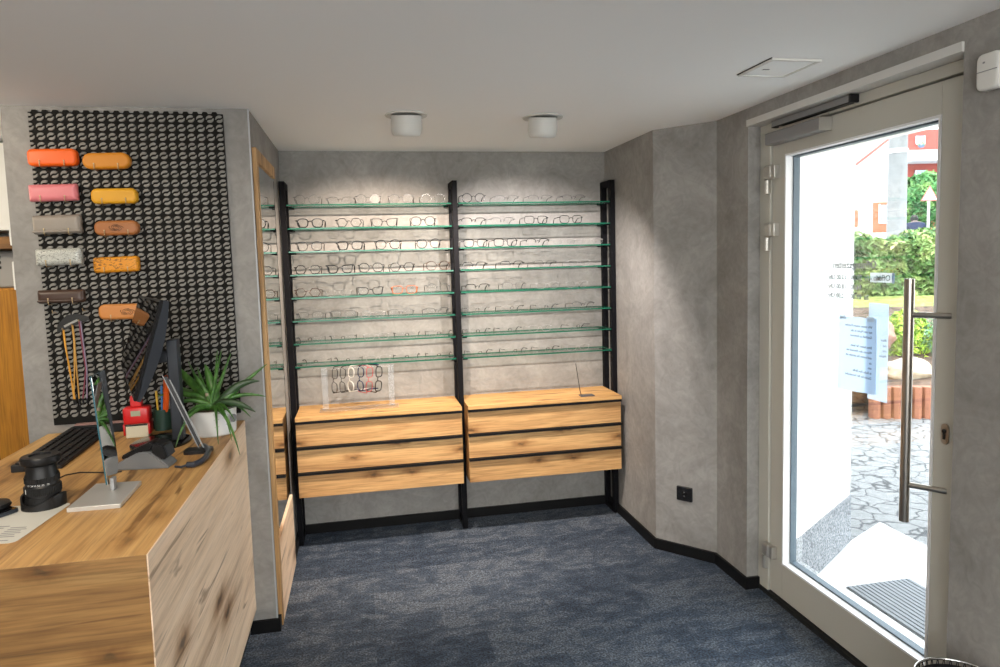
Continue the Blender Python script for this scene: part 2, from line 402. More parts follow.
for z in (2.06, 1.79, .215):
    bm = BM(); box(bm, 1.905, 1.94, 2.955, 3.012, z-.012, z+.058, .012, 3); box(bm, 1.912, 1.945, 2.93, 2.958, z-.008, z+.054, .003)
    hg = dpart('hinge', bm, HINGE)
    bm = BM(); tube(bm, [(1.92, 3.0, z-.075), (1.92, 3.0, z-.013)], .0165, 16); soft(dpart('hinge_pin', bm, HINGE))
bm = BM(); box(bm, 1.882, 1.9395, 2.572, 2.962, 2.203, 2.258, .006, 2)
cl = lpart('closer_body', bm, ALU)
bm = BM(); box(bm, 1.881, 1.9385, 2.566, 2.571, 2.203, 2.258); lpart('closer_cap', bm, HINGE)
bm = BM(); box(bm, 1.892, 1.929, 2.408, 2.925, 2.281, 2.309, .003)
rl = dpart('slide_rail', bm, ALU)
bm = BM(); box(bm, 1.888, 1.929, 2.395, 2.4075, 2.278, 2.311, .003); dpart('rail_end', bm, BPLAST)
bm = BM(); box(bm, 1.8905, 1.918, 2.41, 2.92, 2.2765, 2.2805); dpart('rail_slot', bm, RUBBER)
bm = BM(); box(bm, 1.9, 1.915, 2.55, 2.88, 2.262, 2.272, .002); tube(bm, [(1.907, 2.87, 2.258), (1.907, 2.87, 2.28)], .008, 12); dpart('closer_arm', bm, STEEL)
# lettering on the glass, reads from outside
LET = plain('grey glass lettering', (.36, .37, .40), .6)
def outward(y, z, x=1.9895): return basis((x, y, z), (0, 1, 0), (0, 0, 1), (1, 0, 0))
bm = BM()
for s, size, yr, z in (('\u00d6ffnungszeiten', .042, 2.615, 1.633), ('Mo - Fr  09.00 - 13.00 Uhr', .0285, 2.646, 1.585), ('14.00 - 18.00 Uhr', .0285, 2.646, 1.546), ('Sa  09.00 - 12.00 Uhr', .0285, 2.646, 1.507)):
    text_bm(bm, s, size, outward(yr, z), .0003, 'RIGHT', 0, .0011)
lpart('lettering', bm, LET)
# small open sign and paper notice on the glass, with a sheet for its reflection
def backlit(name, col, k=.6):
    m = bpy.data.materials.new(name); m.use_nodes = True; n = m.node_tree; n.nodes.clear(); o = n.nodes.new('ShaderNodeOutputMaterial'); mx = n.nodes.new('ShaderNodeMixShader'); mx.inputs[0].default_value = k
    d = n.nodes.new('ShaderNodeBsdfDiffuse'); tr = n.nodes.new('ShaderNodeBsdfTranslucent')
    for q in (d, tr): q.inputs['Color'].default_value = (*col, 1)
    L(n, d.outputs[0], mx.inputs[1]); L(n, tr.outputs[0], mx.inputs[2]); L(n, mx.outputs[0], o.inputs['Surface']); return m
PAPER = backlit('printer paper', (.78, .86, .94), .62)
SIGNP = backlit('sign paper', (.84, .88, .90), .6)
SIGNW = plain('sign white', (.80, .84, .86), .4); INK = plain('dark grey ink', (.07, .08, .10), .6); BLUE = plain('sign blue', (.16, .30, .62), .5)
t = thing('open_sign', 'small white and blue sign reading Offen stuck on the door glass', 'sign', (1.990, 2.332, 1.580))
bm = BM(); box(bm, 0, .0012, -.052, .062, -.002, .036); obj('plate', bm, SIGNP, t)
bm = BM(); box(bm, 0, .0014, -.064, -.0525, -.004, .036); obj('edge_band', bm, BLUE, t)
bm = BM(); text_bm(bm, 'Offen', .033, basis((-.0005, -.046, .005), (0, 1, 0), (0, 0, 1), (1, 0, 0)), .0003); obj('lettering', bm, INK, t)
t = thing('paper_notice', 'white printed paper notice taped to the inside of the door glass', 'notice', (1.981, 2.455, 1.122))
bm = BM()
pts = [(-.115, .012), (.110, -.004), (.105, .31), (-.112, .312)]
extr(bm, [(.0, y, z) for y, z in pts], (-.0012, 0, 0)); sh = obj('sheet', bm, PAPER, t)
bm = BM()
for i, (s, yy) in enumerate((('Wir bitten unsere Kunden', .0), ('nur mit Maske in das', .0), ('Gesch\u00e4ft zu kommen', 0), ('', 0), ('Bitte halten Sie beim', .0), ('Warten den Abstand ein', 0), ('und treten Sie einzeln ein', 0), ('zu', 0), ('uns', 0), ('in Ruhe Ihre Brille', 0), ('Danke f\u00fcr Ihr Verst\u00e4ndnis', 0))):
    if s: text_bm(bm, s, .0145, basis((-.0016, -.09, .272-.0205*i), (0, 1, 0), (0, 0, 1), (1, 0, 0)), .0002)
obj('print', bm, INK, t)
bm = BM(); box(bm, -.0018, -.0013, -.1, -.06, .298, .318); obj('tape', bm, SIGNP, t); bm = BM(); box(bm, -.0018, -.0013, .06, .1, .298, .318); obj('tape', bm, SIGNP, t)
t = thing('notice_reflection', 'pale sheet standing in for the reflection of the notice in the door glass', 'notice', (1.992, 2.40, 1.108))  # sheet built in place of the notice's reflection in the double glazing
bm = BM(); extr(bm, [(0, -.105, 0), (0, .0, 0), (0, .0, .388), (0, -.105, .388)], (.0012, 0, 0)); obj('sheet', bm, PAPER, t)
bm = BM()
for i in range(4): text_bm(bm, ('Bitte', 'nur', 'mit', 'Maske')[i], .015, basis((-.0006, -.098, .24-.021*i), (0, 1, 0), (0, 0, 1), (1, 0, 0)), .0002)
obj('print', bm, INK, t)

# ------------------------------------------------------------------ ceiling and wall fittings
def pod(x, y, label):
    t = thing('ceiling_spotlight', label, 'ceiling lamp', (x, y, H), 0, 'ceiling spotlights')
    bm = BM(); lathe(bm, [(.074, -.006), (.098, -.006), (.1, -.003), (.1, -.0005)], 40, cap=False)
    bm.verts.ensure_lookup_table()
    lathe(bm, [(.0745, -.004), (.0, -.004)], 40, cap=False); soft(obj('trim_ring', bm, LAMPW, t))
    bm = BM(); lathe(bm, [(.071, -.003), (.073, -.062), (.070, -.085), (.062, -.096), (.054, -.099), (.054, -.090), (.0, -.090)], 40, cap=False)
    bmesh.ops.rotate(bm, verts=bm.verts[:], cent=(0, 0, -.01), matrix=Matrix.Rotation(math.radians(10), 3, 'X'))
    soft(obj('lamp_body', bm, LAMPW, t))
    return t
pod(.248, 3.335, 'round white ceiling spotlight above the left glasses bay'); pod(.917, 3.345, 'round white ceiling spotlight above the right glasses bay')
t = thing('ceiling_hatch', 'square white access panel in the ceiling beside the door wall', 'hatch', (1.575, 2.39, H))
bm = BM(); box(bm, -.088, .088, -.1, .1, -.006, -.0005, .002); obj('panel', bm, CEIL, t)
bm = BM()
for a in ((-.1, -.0885, -.113, .113), (.0885, .1, -.113, .113), (-.0885, .0885, -.113, -.1005), (-.0885, .0885, .1005, .113)): box(bm, a[0], a[1], a[2], a[3], -.0085, -.0005)
obj('frame', bm, WHITE, t)
bm = BM(); box(bm, -.104, -.1005, -.116, .116, -.003, -.0003); box(bm, -.1, .104, .1135, .117, -.003, -.0003); obj('shadow_gap', bm, SKIRT, t)
bm = BM(); box(bm, -.055, -.03, .01, .018, -.0075, -.0062); obj('latch', bm, ALU, t)
t = thing('motion_detector', 'white rounded motion detector on the wall right of the door', 'detector', (XD, 1.748, 2.222))
bm = BM(); pillow(bm, .078, .108, .034, .02, .01); bmesh.ops.rotate(bm, verts=bm.verts[:], cent=(0, 0, 0), matrix=Matrix.Rotation(-PI/2, 3, 'Z')); soft(obj('housing', bm, WHITE, t))
bm = BM(); box(bm, -.0365, -.0335, -.034, .034, -.0, .002); box(bm, -.0352, -.0335, .006, .013, .024, .029); obj('seam', bm, ALU, t)
dn = V((-.761, -.648, 0))
t = thing('wall_outlet', 'black double wall outlet low on the slanted wall', 'outlet', V((1.7468, 3.5131, .36))+dn*.0, math.atan2(-.761, .648))
BG = plain('glossy black frame', (.008, .008, .009), .25)
bm = BM(); pillow(bm, .092, .082, .012, .006, .003); obj('plate', bm, BG, t)
bm = BM(); lathe(bm, [(.019, 0), (.019, .002), (.016, .002), (.015, -.006), (0, -.006)], 20, cap=False); bmesh.ops.rotate(bm, verts=bm.verts[:], cent=(0, 0, 0), matrix=Matrix.Rotation(PI/2, 3, 'X'))
bmesh.ops.translate(bm, verts=bm.verts[:], vec=(0, -.0125, .0)); obj('socket', bm, BPLAST, t)
bm = BM()
for dx, dz in ((.0, .011), (.0, -.011)): tube(bm, [(dx, -.012, dz), (dx, -.0165, dz)], .0036, 8)
obj('contact', bm, ALU, t)

# wall mirror in the alcove
t = thing('wall_mirror', 'tall oak framed wall mirror beside the left glasses bay', 'mirror', (XL, 3.29, 0))
W_ = .69
bm = BM(); box(bm, .001, .02, 0, .052, .004, 2.24, .001); box(bm, .001, .02, .0525, W_, 2.18, 2.24, .001); obj('frame', bm, OAKMIR, t)
bm = BM(); box(bm, .001, .02, .0525, W_, .004, .41, .001); obj('bottom_panel', bm, OAKSIDE, t)
bm = BM(); box(bm, .001, .012, .0525, W_, .411, 2.179); obj('mirror_glass', bm, MIRRORED, t)
bm = BM(); box(bm, .0121, .0145, .053, .057, .411, 2.179); obj('glass_edge', bm, plain('dark green mirror edge', (.01, .05, .035), .2), t)

# ------------------------------------------------------------------ shelving
YP = 4.233
def upright(x, label):
    t = thing('shelf_upright', label, 'shelf frame', (x, YP, 0), 0, 'black steel uprights')
    w = .016
    bm = BM(); box(bm, -w, w, 0, .04, 0, 2.197, .0015, 1); obj('post', bm, BLACK, t)
    bm = BM(); box(bm, -w, w, .15, .189, .0, 2.197, .0015, 1); obj('post', bm, BLACK, t)
    bm = BM(); box(bm, -w, w, .0405, .1495, 2.157, 2.197, .0015, 1); obj('top_bar', bm, BLACK, t)
    bm = BM(); box(bm, -w, w, .0405, .1495, .0, .03, .0015, 1); obj('foot_bar', bm, BLACK, t)
    return t
upright(-.424, 'black steel shelf upright at the left end by the wall mirror')
upright(.5915, 'black steel shelf upright between the two glasses bays')
upright(1.612, 'black steel shelf upright at the right end by the corner')
ORD = ['first', 'second', 'third', 'fourth', 'fifth', 'sixth', 'seventh', 'eighth']
SZ = [2.062-.1372*i for i in range(8)]
BAYS = (('left', -.404, .5705), ('right', .6125, 1.594))
for bay, x0, x1 in BAYS:
    for i, z in enumerate(SZ):
        t = thing('glass_shelf', f'clear glass shelf with green edge, {ORD[i]} from top in the {bay} bay', 'shelf', ((x0+x1)/2, YP, z), 0, f'glass shelves in the {bay} bay')
        bm = BM(); w = (x1-x0)/2-.0015; box(bm, -w, w, 0, .172, -.008, 0)
        for f in bm.faces: f.material_index = 0 if abs(f.normal.z) > .5 else 1
        bm.faces.ensure_lookup_table(); bm.normal_update()
        for f in bm.faces: f.material_index = 0 if abs(f.normal.z) > .5 else 1
        obj('glass', bm, [SHELFG, EDGE], t)
        for sx in (-1, 1):
            for yy in (.02, .165):
                bm = BM(); tube(bm, [(sx*(w-.028), yy, -.013), (sx*(w+.0014), yy, -.013)], .0045, 8); obj('shelf_pin', bm, BLACK, t)

# cabinets
for bay, x0, x1 in (('left', -.404, .5705), ('right', .6085, 1.5945)):
    t = thing('drawer_cabinet', f'oak three-drawer wall cabinet under the {bay} glasses bay', 'cabinet', ((x0+x1)/2, 4.09, 0), 0, 'oak drawer cabinets')
    w = (x1-x0)/2
    bm = BM(); box(bm, -w, w, -.0195, .332, .803, .826, .0012, 1); obj('top', bm, OAKTOP, t)
    bm = BM(); box(bm, -w, w, .02, .332, .345, .8025); obj('body', bm, OAKX, t)
    zt = .8025; k = (.8025-.344)/3
    for i in range(3):
        a = zt-i*k
        bm = BM(); box(bm, -w, w, 0, .0195, a-k+.001, a-.017, .0008, 1)
        d = obj('drawer', bm, OAKX, t)
        bm = BM(); box(bm, -w+.001, w-.001, -.019, .0195, a-.0155, a-.0005); obj('grip_strip', bm, SKIRT, d)

# ------------------------------------------------------------------ spectacles
def lens_outline(style, a, b, side, n=28):
    """points (x,z) around the lens centre; +x is outwards for side=+1"""
    out = []
    for i in range(n):
        th = 2*PI*i/n; c, s = math.cos(th), math.sin(th)
        e = {'round': 2., 'soft': 2.6, 'square': 3.6, 'cat': 2.8, 'hex': 2.3, 'panto': 2.2, 'rimless': 2.7, 'half': 2.8}[style]
        x = a*math.copysign(abs(c)**(2/e), c); z = b*math.copysign(abs(s)**(2/e), s)
        if style == 'hex':
            k = math.cos(PI/6)/math.cos(((th+PI/6*0) % (PI/3))-PI/6); x, z = a*c*k*1.04, b*s*k*1.08
        u = (1-z/b)/2
        if style in ('square', 'soft', 'half', 'rimless'): x *= 1-.12*u
        if style == 'panto': x *= 1-.1*u
        if style == 'cat':
            x *= 1-.2*u
            if z > 0 and x > 0: z += b*.42*(x/a)**2; x += a*.07*(z/b)
        out.append((side*x, z))
    return out
FR = {}
LEDGE = plain('lens edge', (.30, .31, .31), .3)
def frame_mats(c):
    if c not in FR:
        spec = {'black': ((.008, .008, .009), .22, 0), 'brown': ((.05, .022, .012), .25, 0), 'gunmetal': ((.10, .10, .105), .3, .8), 'silver': ((.55, .54, .52), .25, 1),
                'orange': ((.42, .10, .02), .3, 0), 'clear': ((.36, .36, .35), .2, 0), 'red': ((.40, .015, .02), .3, 0), 'ivory': ((.62, .60, .55), .3, 0), 'navy': ((.015, .025, .07), .25, 0)}[c]
        FR[c] = plain(c+' frame', spec[0], spec[1], spec[2])
    return FR[c]
PROTO = {}
def make_specs(style, color, thick):
    """front towards -Y, standing on z=0"""
    t = bpy.data.objects.new('eyeglasses', None); COL.objects.link(t); t.empty_display_size = .03
    a, b = {'round': (.0305, .0275), 'panto': (.0315, .027), 'soft': (.032, .0255), 'square': (.0325, .0235), 'cat': (.0325, .0225), 'hex': (.031, .026), 'rimless': (.032, .020), 'half': (.033, .021)}[style]
    r = {'thin': .0013, 'mid': .0021, 'thick': .0031}[thick]
    cx = a+.0105; zc = b+r
    m = frame_mats(color)
    bm = BM()
    ends = []
    for sd in (-1, 1):
        o = [(sd*cx+x, abs(x+sd*cx)*.05, zc+z) for x, z in lens_outline(style, a, b, sd)]
        if style == 'half':
            q = [p for p in o if p[2] > zc-.003]; q.sort(key=lambda p: p[0]); tube(bm, q, r, 6)
        elif color == 'clear' and style == 'rimless': tube(bm, o, .0009, 5, closed=True)
        elif style != 'rimless': tube(bm, o, r, 6, closed=True)
        zt = zc+b*(.55 if style not in ('cat',) else .95)
        xe = sd*(cx+a*(.93 if style != 'round' else .86))
        hx = sd*(cx+a+.006)
        tube(bm, [(xe-sd*.004, .002, zt), (xe+sd*.003, .003, zt+.001), (hx, .007, zt+.0005)], max(r, .0017), 6)
        ends.append((hx, .007, zt))
        if style in ('rimless', 'half'):
            tube(bm, [(sd*.008, .004, zc+.002), (sd*.010, .009, zc-.006)], .0016, 5)
    g = .0115
    zb = zc+b*.28
    tube(bm, [(-g-.001, .001, zb-.003), (-.006, .0, zb+.0025), (0, -.001, zb+.004), (.006, .0, zb+.0025), (g+.001, .001, zb-.003)], max(r*.9, .0013), 6)
    f = soft(obj('frame', bm, m, t), 60)
    for sd in (-1, 1):
        bm = BM(); o = [(sd*cx+x*.99, abs(x+sd*cx)*.05, zc+z*.99) for x, z in lens_outline(style, a, b, sd)]
        extr(bm, o, (0, .0009, 0))
        bm.normal_update()
        for q in bm.faces: q.material_index = 0 if abs(q.normal.y) > .6 else 1
        obj('lens', bm, [LENSG, LEDGE], t)
    for sd, e in zip((-1, 1), ends):
        hx, hy, hz = e
        tz = .0022
        bm = BM()
        L_ = .118
        pts = [(hx, hy-.001, hz), (hx+sd*.001, hy+.03, hz-.001), (hx, hy+.082, hz-.003), (hx-sd*.002, hy+.095, hz-.010), (hx-sd*.004, hy+.108, hz*.45), (hx-sd*.006, hy+.118, tz)]
        tube(bm, pts, [r*1.1+.0003, r*.9+.0002, r*.9+.0002, r*1.0+.0006, r*1.1+.0009, r+.0007], 6)
        soft(obj('temple', bm, m, t), 60)
    return t
STY = {'wayfarer': ('soft', 'black', 'thick', 'black square'), 'catblack': ('cat', 'black', 'thick', 'black cat-eye'), 'catmid': ('cat', 'black', 'mid', 'thin black cat-eye'),
       'hexblack': ('hex', 'black', 'mid', 'black angular'), 'hexbrown': ('hex', 'brown', 'mid', 'brown angular'), 'softblack': ('panto', 'black', 'mid', 'black panto'),
       'roundblack': ('round', 'black', 'mid', 'black round'), 'roundbrown': ('round', 'brown', 'mid', 'brown round'), 'roundthin': ('round', 'gunmetal', 'thin', 'thin wire round'),
       'roundsilver': ('round', 'silver', 'thin', 'silver wire round'), 'clear': ('rimless', 'clear', 'thin', 'clear rimless'), 'orange': ('square', 'orange', 'mid', 'orange square'),
       'rimless': ('rimless', 'black', 'thin', 'rimless dark-templed'), 'half': ('half', 'black', 'mid', 'black half-rim'), 'halfthin': ('half', 'gunmetal', 'thin', 'thin half-rim'), 'squaregun': ('square', 'gunmetal', 'thin', 'thin grey square'), 'squareblack': ('square', 'black', 'mid', 'black rectangular')}
LAY = {'left': [
    [(307, 'roundthin'), (340, 'halfthin'), (368, 'roundthin'), (401, 'roundthin'), (433, 'roundsilver')],
    [(310, 'wayfarer'), (349, 'hexblack'), (384.5, 'catmid'), (423, 'softblack')],
    [(309.5, 'softblack'), (350, 'wayfarer'), (388, 'softblack'), (428.5, 'roundblack')],
    [(308, 'hexblack'), (340, 'catblack'), (371, 'roundblack'), (402, 'hexblack'), (438, 'roundbrown')],
    [(308, 'hexbrown'), (338, 'clear'), (370.5, 'catmid'), (404.5, 'orange'), (438.5, 'roundthin')],
    [(310.5, 'squaregun'), (343, 'squaregun'), (372, 'clear'), (401, 'halfthin'), (437, 'halfthin')],
    [(310, 'rimless'), (343, 'rimless'), (376.5, 'clear'), (407, 'rimless'), (439, 'rimless')],
    [(316, 'rimless'), (348, 'rimless'), (378, 'clear'), (407, 'rimless'), (439, 'rimless')]],
    'right': [
    [(473.5, 'roundblack'), (506.5, 'halfthin'), (540, 'halfthin'), (573.5, 'halfthin')],
    [(473.5, 'half'), (502.5, 'halfthin'), (536, 'squareblack'), (571, 'squareblack')],
    [(475.5, 'squareblack'), (505.5, 'squareblack'), (537.5, 'half'), (564.5, 'clear'), (592, 'clear')],
    [(474.5, 'half'), (512, 'half'), (545, 'halfthin'), (579, 'clear')],
    [(477.5, 'half'), (514, 'squaregun'), (547.5, 'clear'), (577, 'clear')],
    [(477.5, 'rimless'), (512, 'rimless'), (546.5, 'rimless'), (583, 'halfthin')],
    [(478, 'rimless'), (510, 'rimless'), (540, 'clear'), (578.5, 'rimless')],
    [(480.5, 'rimless'), (515.5, 'rimless'), (548, 'rimless'), (578, 'clear')]]}
YG = 4.258
def shelf_x(px, z):
    """world x of an image column on the plane of the glasses"""
    lo, hi = -.6, 1.8
    for _ in range(40):
        x = (lo+hi)/2; v = V((x, YG, z))-CP
        if 500+CAM_F*v.dot(CR)/v.dot(CF) < px: lo = x
        else: hi = x
    return x
for bay, rows in LAY.items():
    for i, row in enumerate(rows):
        for j, (px, st) in enumerate(row):
            if st not in PROTO: PROTO[st] = t = make_specs(*STY[st][:3])
            else: t = dup(PROTO[st])
            x = shelf_x(px, SZ[i]+.025)
            t.location = (round(x, 3), YG, SZ[i]); t.rotation_euler = (0, 0, random.uniform(-.06, .06)+(.05 if bay == 'right' else -.02))
            tag(t, f'{STY[st][3]} eyeglasses, {ORD[j]} from left on {ORD[i]} shelf from top, {bay} bay', 'glasses', f'eyeglasses on the {bay} shelves')

# acrylic stand with six hanging frames
t = thing('acrylic_stand', 'clear acrylic eyeglasses stand on the left oak cabinet', 'display stand', (-.035, 4.225, .826))
bm = BM(); box(bm, -.235, .235, -.055, .055, 0, .008, .002); obj('base', bm, ACRYL, t)
for x in (-.2, .195):
    bm = BM(); box(bm, x-.017, x+.017, -.003, .003, .0085, .262, .001); obj('side_post', bm, ACRYL, t)
bm = BM(); tube(bm, [(-.182, 0, .252), (.177, 0, .252)], .003, 10); obj('cross_rod', bm, ACRYL, t)
bm = BM()
text_bm(bm, 'MADE IN', .022, basis((0, -.03, .0083), (1, 0, 0), (0, 1, 0), (0, 0, 1)), .0003, 'CENTER'); text_bm(bm, 'ITALY', .022, basis((0, -.052, .0083), (1, 0, 0), (0, 1, 0), (0, 0, 1)), .0003, 'CENTER')
obj('lettering', bm, INK, t)
HANG = [(-.178, ('square', 'black', 'mid'), 'black rectangular eyeglasses hanging leftmost on the acrylic stand'), (-.131, ('square', 'black', 'mid'), 'black rectangular eyeglasses hanging second from left on the acrylic stand'),
        (-.08, ('soft', 'ivory', 'thick'), 'pale white eyeglasses hanging on the acrylic stand'), (-.022, ('soft', 'navy', 'thick'), 'navy eyeglasses hanging on the acrylic stand beside the pale pair'),
        (.034, ('square', 'red', 'mid'), 'red eyeglasses hanging on the acrylic stand'), (.09, ('square', 'black', 'thick'), 'black eyeglasses hanging rightmost on the acrylic stand')]
hp = {}
for x, key, lab in HANG:
    if key not in hp: hp[key] = g = make_specs(*key)
    else: g = dup(hp[key])
    # width axis vertical, top rim towards -X, temples towards the wall
    g.rotation_euler = (Matrix.Rotation(math.radians(-48 if x < 0 else 38), 4, 'Z') @ Matrix.Rotation(math.radians(-84), 4, 'Y')).to_euler()
    g.location = (x+.017, 4.213, 1.003)
    tag(g, lab, 'glasses', 'frames on the acrylic stand')
# dark plate with thin upright rod on the right cabinet
t = thing('wire_holder', 'small dark plate with a thin upright wire on the right oak cabinet', 'holder', (1.383, 4.135, .826))
bm = BM(); box(bm, -.045, .045, -.028, .028, 0, .006, .001); obj('plate', bm, plain('grey metal plate', (.10, .10, .11), .45, .4), t)
bm = BM(); tube(bm, [(-.03, .022, .005), (-.034, .03, .03), (-.055, .045, .205)], .0022, 8); obj('wire', bm, BPLAST, t)

# ------------------------------------------------------------------ pattern board
def pattern_board():
    t = thing('pattern_board', 'black board with silver swirl relief hung on the pillar wall', 'display board', (-1.318, YC, 1.05))
    p = .0392; nx, nz = 19.4, 33; W, Hh = .763, 1.323
    bm = BM(); box(bm, 0, W, -.014, -.001, 0, Hh)
    x = p*.6
    while x < W-p*.3:
        extr(bm, [(x+p*(.5+k)-p*.5, -.014, Hh) for k in (-.32,)] + [(x-p*.2, -.014, Hh+.009), (x+p*.2, -.014, Hh+.009), (x+p*.32, -.014, Hh)], (0, .013, 0)); x += p
    obj('panel', bm, plain('black relief board', (.009, .0085, .0075), .7, spec=.15), t)
    # one swirl: two commas
    r = p*.425
    def commas():
        hw = .25; f = lambda x: .78*x**3
        pts = [(math.cos(math.radians(a)), math.sin(math.radians(a))) for a in (47, 62, 79, 96, 115, 135, 155, 172, 184, 192)]
        pts += [(x, f(x)+hw) for x in (-.84, -.70, -.5, -.25, 0, .25, .45, .60)]
        pts = [(a*r, b*r*.97) for a, b in pts]
        return [pts, [(-a, -b) for a, b in pts]]
    cm = commas()
    bm = BM(); z = Hh-p*.55; row = 0
    while z > p*.3:
        x = p*.1
        while x < W-.002:
            for pts in cm:
                q = [(min(max(x+a, .001), W-.001), z+b) for a, b in pts]
                if max(v[0] for v in q)-min(v[0] for v in q) < p*.2: continue
                a = [bm.verts.new((v[0], -.0142, v[1])) for v in q]
                cx = sum(v[0] for v in q)/len(q); cz = sum(v[1] for v in q)/len(q)
                b = [bm.verts.new((cx+(v[0]-cx)*.86, -.0185, cz+(v[1]-cz)*.86)) for v in q]
                k = len(a)
                for i in range(k): bm.faces.new((a[i], a[(i+1) % k], b[(i+1) % k], b[i]))
                bm.faces.new(b)
            x += p
        z -= p; row += 1
    obj('swirl_relief', bm, plain('silver relief', (.25, .24, .218), .6, .1, spec=.3), t)
    return t
board = pattern_board()
YBD = YC-.014
def world_to_board(x, z): return (x+1.318, z-1.05)
def pegs(x, z):
    for dx in (-.045, .047):
        bm = BM(); bx, bz = world_to_board(x+dx, z)
        tube(bm, [(bx, -.012, bz), (bx, -.062, bz-.002), (bx, -.067, bz+.004), (bx, -.068, bz+.024)], .0017, 6); tube(bm, [(bx, -.068, bz+.022), (bx, -.068, bz+.026)], .003, 8)
        obj('peg', bm, PEGM, board)
def case_mat(name, col, rough=.45, pat=0.):
    m, n, b = new_mat(name); b.inputs['Roughness'].default_value = rough; b.inputs['Base Color'].default_value = (*col, 1)
    if pat:
        tc = n.nodes.new('ShaderNodeTexCoord'); no = n.nodes.new('ShaderNodeTexNoise'); no.inputs['Scale'].default_value = pat; no.inputs['Detail'].default_value = 3; no.inputs['Distortion'].default_value = 2
        mp = n.nodes.new('ShaderNodeMapping'); mp.inputs['Scale'].default_value = (1, 1, 1.8)
        L(n, tc.outputs['Object'], mp.inputs['Vector']); L(n, mp.outputs['Vector'], no.inputs['Vector'])
        r = ramp(n, [(.40, tuple(c*.35 for c in col)), (.47, col)]); L(n, no.outputs['Fac'], r.inputs['Fac'])
        L(n, r.outputs['Color'], b.inputs['Base Color'])
    return m
CASES = [(-1.224, 2.181, .186, .070, .021, (.86, .12, .003), 'bright orange', 0, .46, -1), (-1.02, 2.167, .184, .067, .033, (.62, .23, .012), 'amber rounded', 0, .5, -1.5),
         (-1.232, 2.037, .184, .070, .006, (.68, .20, .22), 'pink', 0, .4, -1.2), (-1.0, 2.021, .178, .064, .023, (.70, .34, .012), 'yellow', 0, .5, -.5),
         (-1.228, 1.906, .184, .078, .008, (.27, .235, .20), 'taupe', 1, .4, -1), (-1.0, 1.887, .172, .062, .026, (.36, .13, .035), 'brown patterned', 0, .45, -.5),
         (-1.231, 1.771, .176, .070, .008, (.50, .51, .47), 'silver glitter', 2, .3, -1), (-1.012, 1.733, .176, .066, .012, (.70, .27, .008), 'amber textured', 3, .5, -1),
         (-1.235, 1.605, .178, .056, .006, (.055, .028, .018), 'dark brown', 1, .4, 0), (-1.0, 1.531, .190, .066, .026, (.56, .22, .055), 'tan', 0, .45, 1)]
for x, z, w, h, rc, col, lab, kind, ro, tilt in CASES:
    t = thing('glasses_case', f'{lab} eyeglasses case resting on pegs of the pattern board', 'glasses case', (x, YBD-.0055, z), 0, 'eyeglasses cases on the board')
    m = case_mat(lab+' case', col, ro, {2: 90, 3: 45}.get(kind, 0))
    rot = Matrix.Rotation(math.radians(tilt), 3, 'Y')
    bm = BM(); pillow(bm, w, h, .046, rc, .013 if rc > .01 else .02); bmesh.ops.rotate(bm, verts=bm.verts[:], cent=(0, 0, 0), matrix=rot); sh_ = soft(obj('shell', bm, m, t), 50)
    if kind == 1:
        bm = BM(); box(bm, -w/2+.002, w/2-.002, -.049, -.010, -h/2+.006, -h/2+.014, .003); bmesh.ops.rotate(bm, verts=bm.verts[:], cent=(0, 0, 0), matrix=rot); obj('flap_lip', bm, m, t)
    if lab in ('brown patterned', 'tan'):
        bm = BM(); cx0 = .0 if lab != 'tan' else .02
        for k in range(5):
            a = k*2*PI/5; tube(bm, [(cx0+.03*math.cos(a+q*.5)*(1-.12*q), -.0462, .014*math.sin(a+q*.5)*(1-.12*q)) for q in range(7)], .0011, 5)
        obj('ornament', bm, BPLAST, sh_)
    pegs(x, z-h/2-.0035)
# cord hanger
t = thing('cord_hanger', 'black hanger with coloured eyeglasses cords below the dark brown case', 'cord display', (-1.21, YBD-.006, 1.49))
bm = BM(); extr(bm, [(-.062, -.003, -.040), (-.058, -.003, -.006), (-.02, -.003, .034), (.02, -.003, .038), (.065, -.003, .024), (.066, -.003, .010)], (0, -.004, 0)); obj('plate', bm, plain('black card', (.012, .012, .011), .5), t)
bm = BM(); extr(bm, [(-.034, -.0072, -.010), (.020, -.0072, .016), (.024, -.0072, .008), (-.030, -.0072, -.018)], (0, -.0008, 0)); obj('logo', bm, plain('grey print', (.30, .30, .28), .6), t)
for x0, x1, x2, c, zt in ((-.036, -.022, -.016, (.66, .30, .02), -.034), (-.034, -.024, -.012, (.60, .28, .03), -.034), (.0, -.004, -.018, (.55, .30, .06), -.016), (.002, .004, .004, (.50, .27, .06), -.016), (.028, .040, .018, (.20, .035, .06), .0), (.034, .044, .034, (.25, .20, .28), .0)):
    bm = BM(); tube(bm, [(x0, -.010, zt+.006), (x0+.003, -.012, zt-.06), (x1, -.012, -.2), (x2, -.010, -.33)], .0030, 6); soft(obj('cord', bm, plain('cord', c, .6), t))
for x0, zt in ((-.036, -.034), (.0, -.016), (.03, .0)):
    bm = BM(); tube(bm, [(x0, .004, zt+.008), (x0, -.018, zt+.008), (x0, -.02, zt+.014)], .0025, 6); obj('hook', bm, PEGM, t)
bm = BM()
for x2 in (-.016, -.012, -.018, .004, .018, .034): tube(bm, [(x2, -.010, -.328), (x2+.002, -.010, -.352)], .004, 6)
obj('cord_loop', bm, BPLAST, t)
for x0, z0 in ((-1.273, 1.537), (-1.157, 1.541)):
    bm = BM(); bx, bz = world_to_board(x0, z0); tube(bm, [(bx, -.012, bz), (bx, -.05, bz), (bx, -.054, bz+.012)], .0018, 6); obj('peg', bm, PEGM, board)

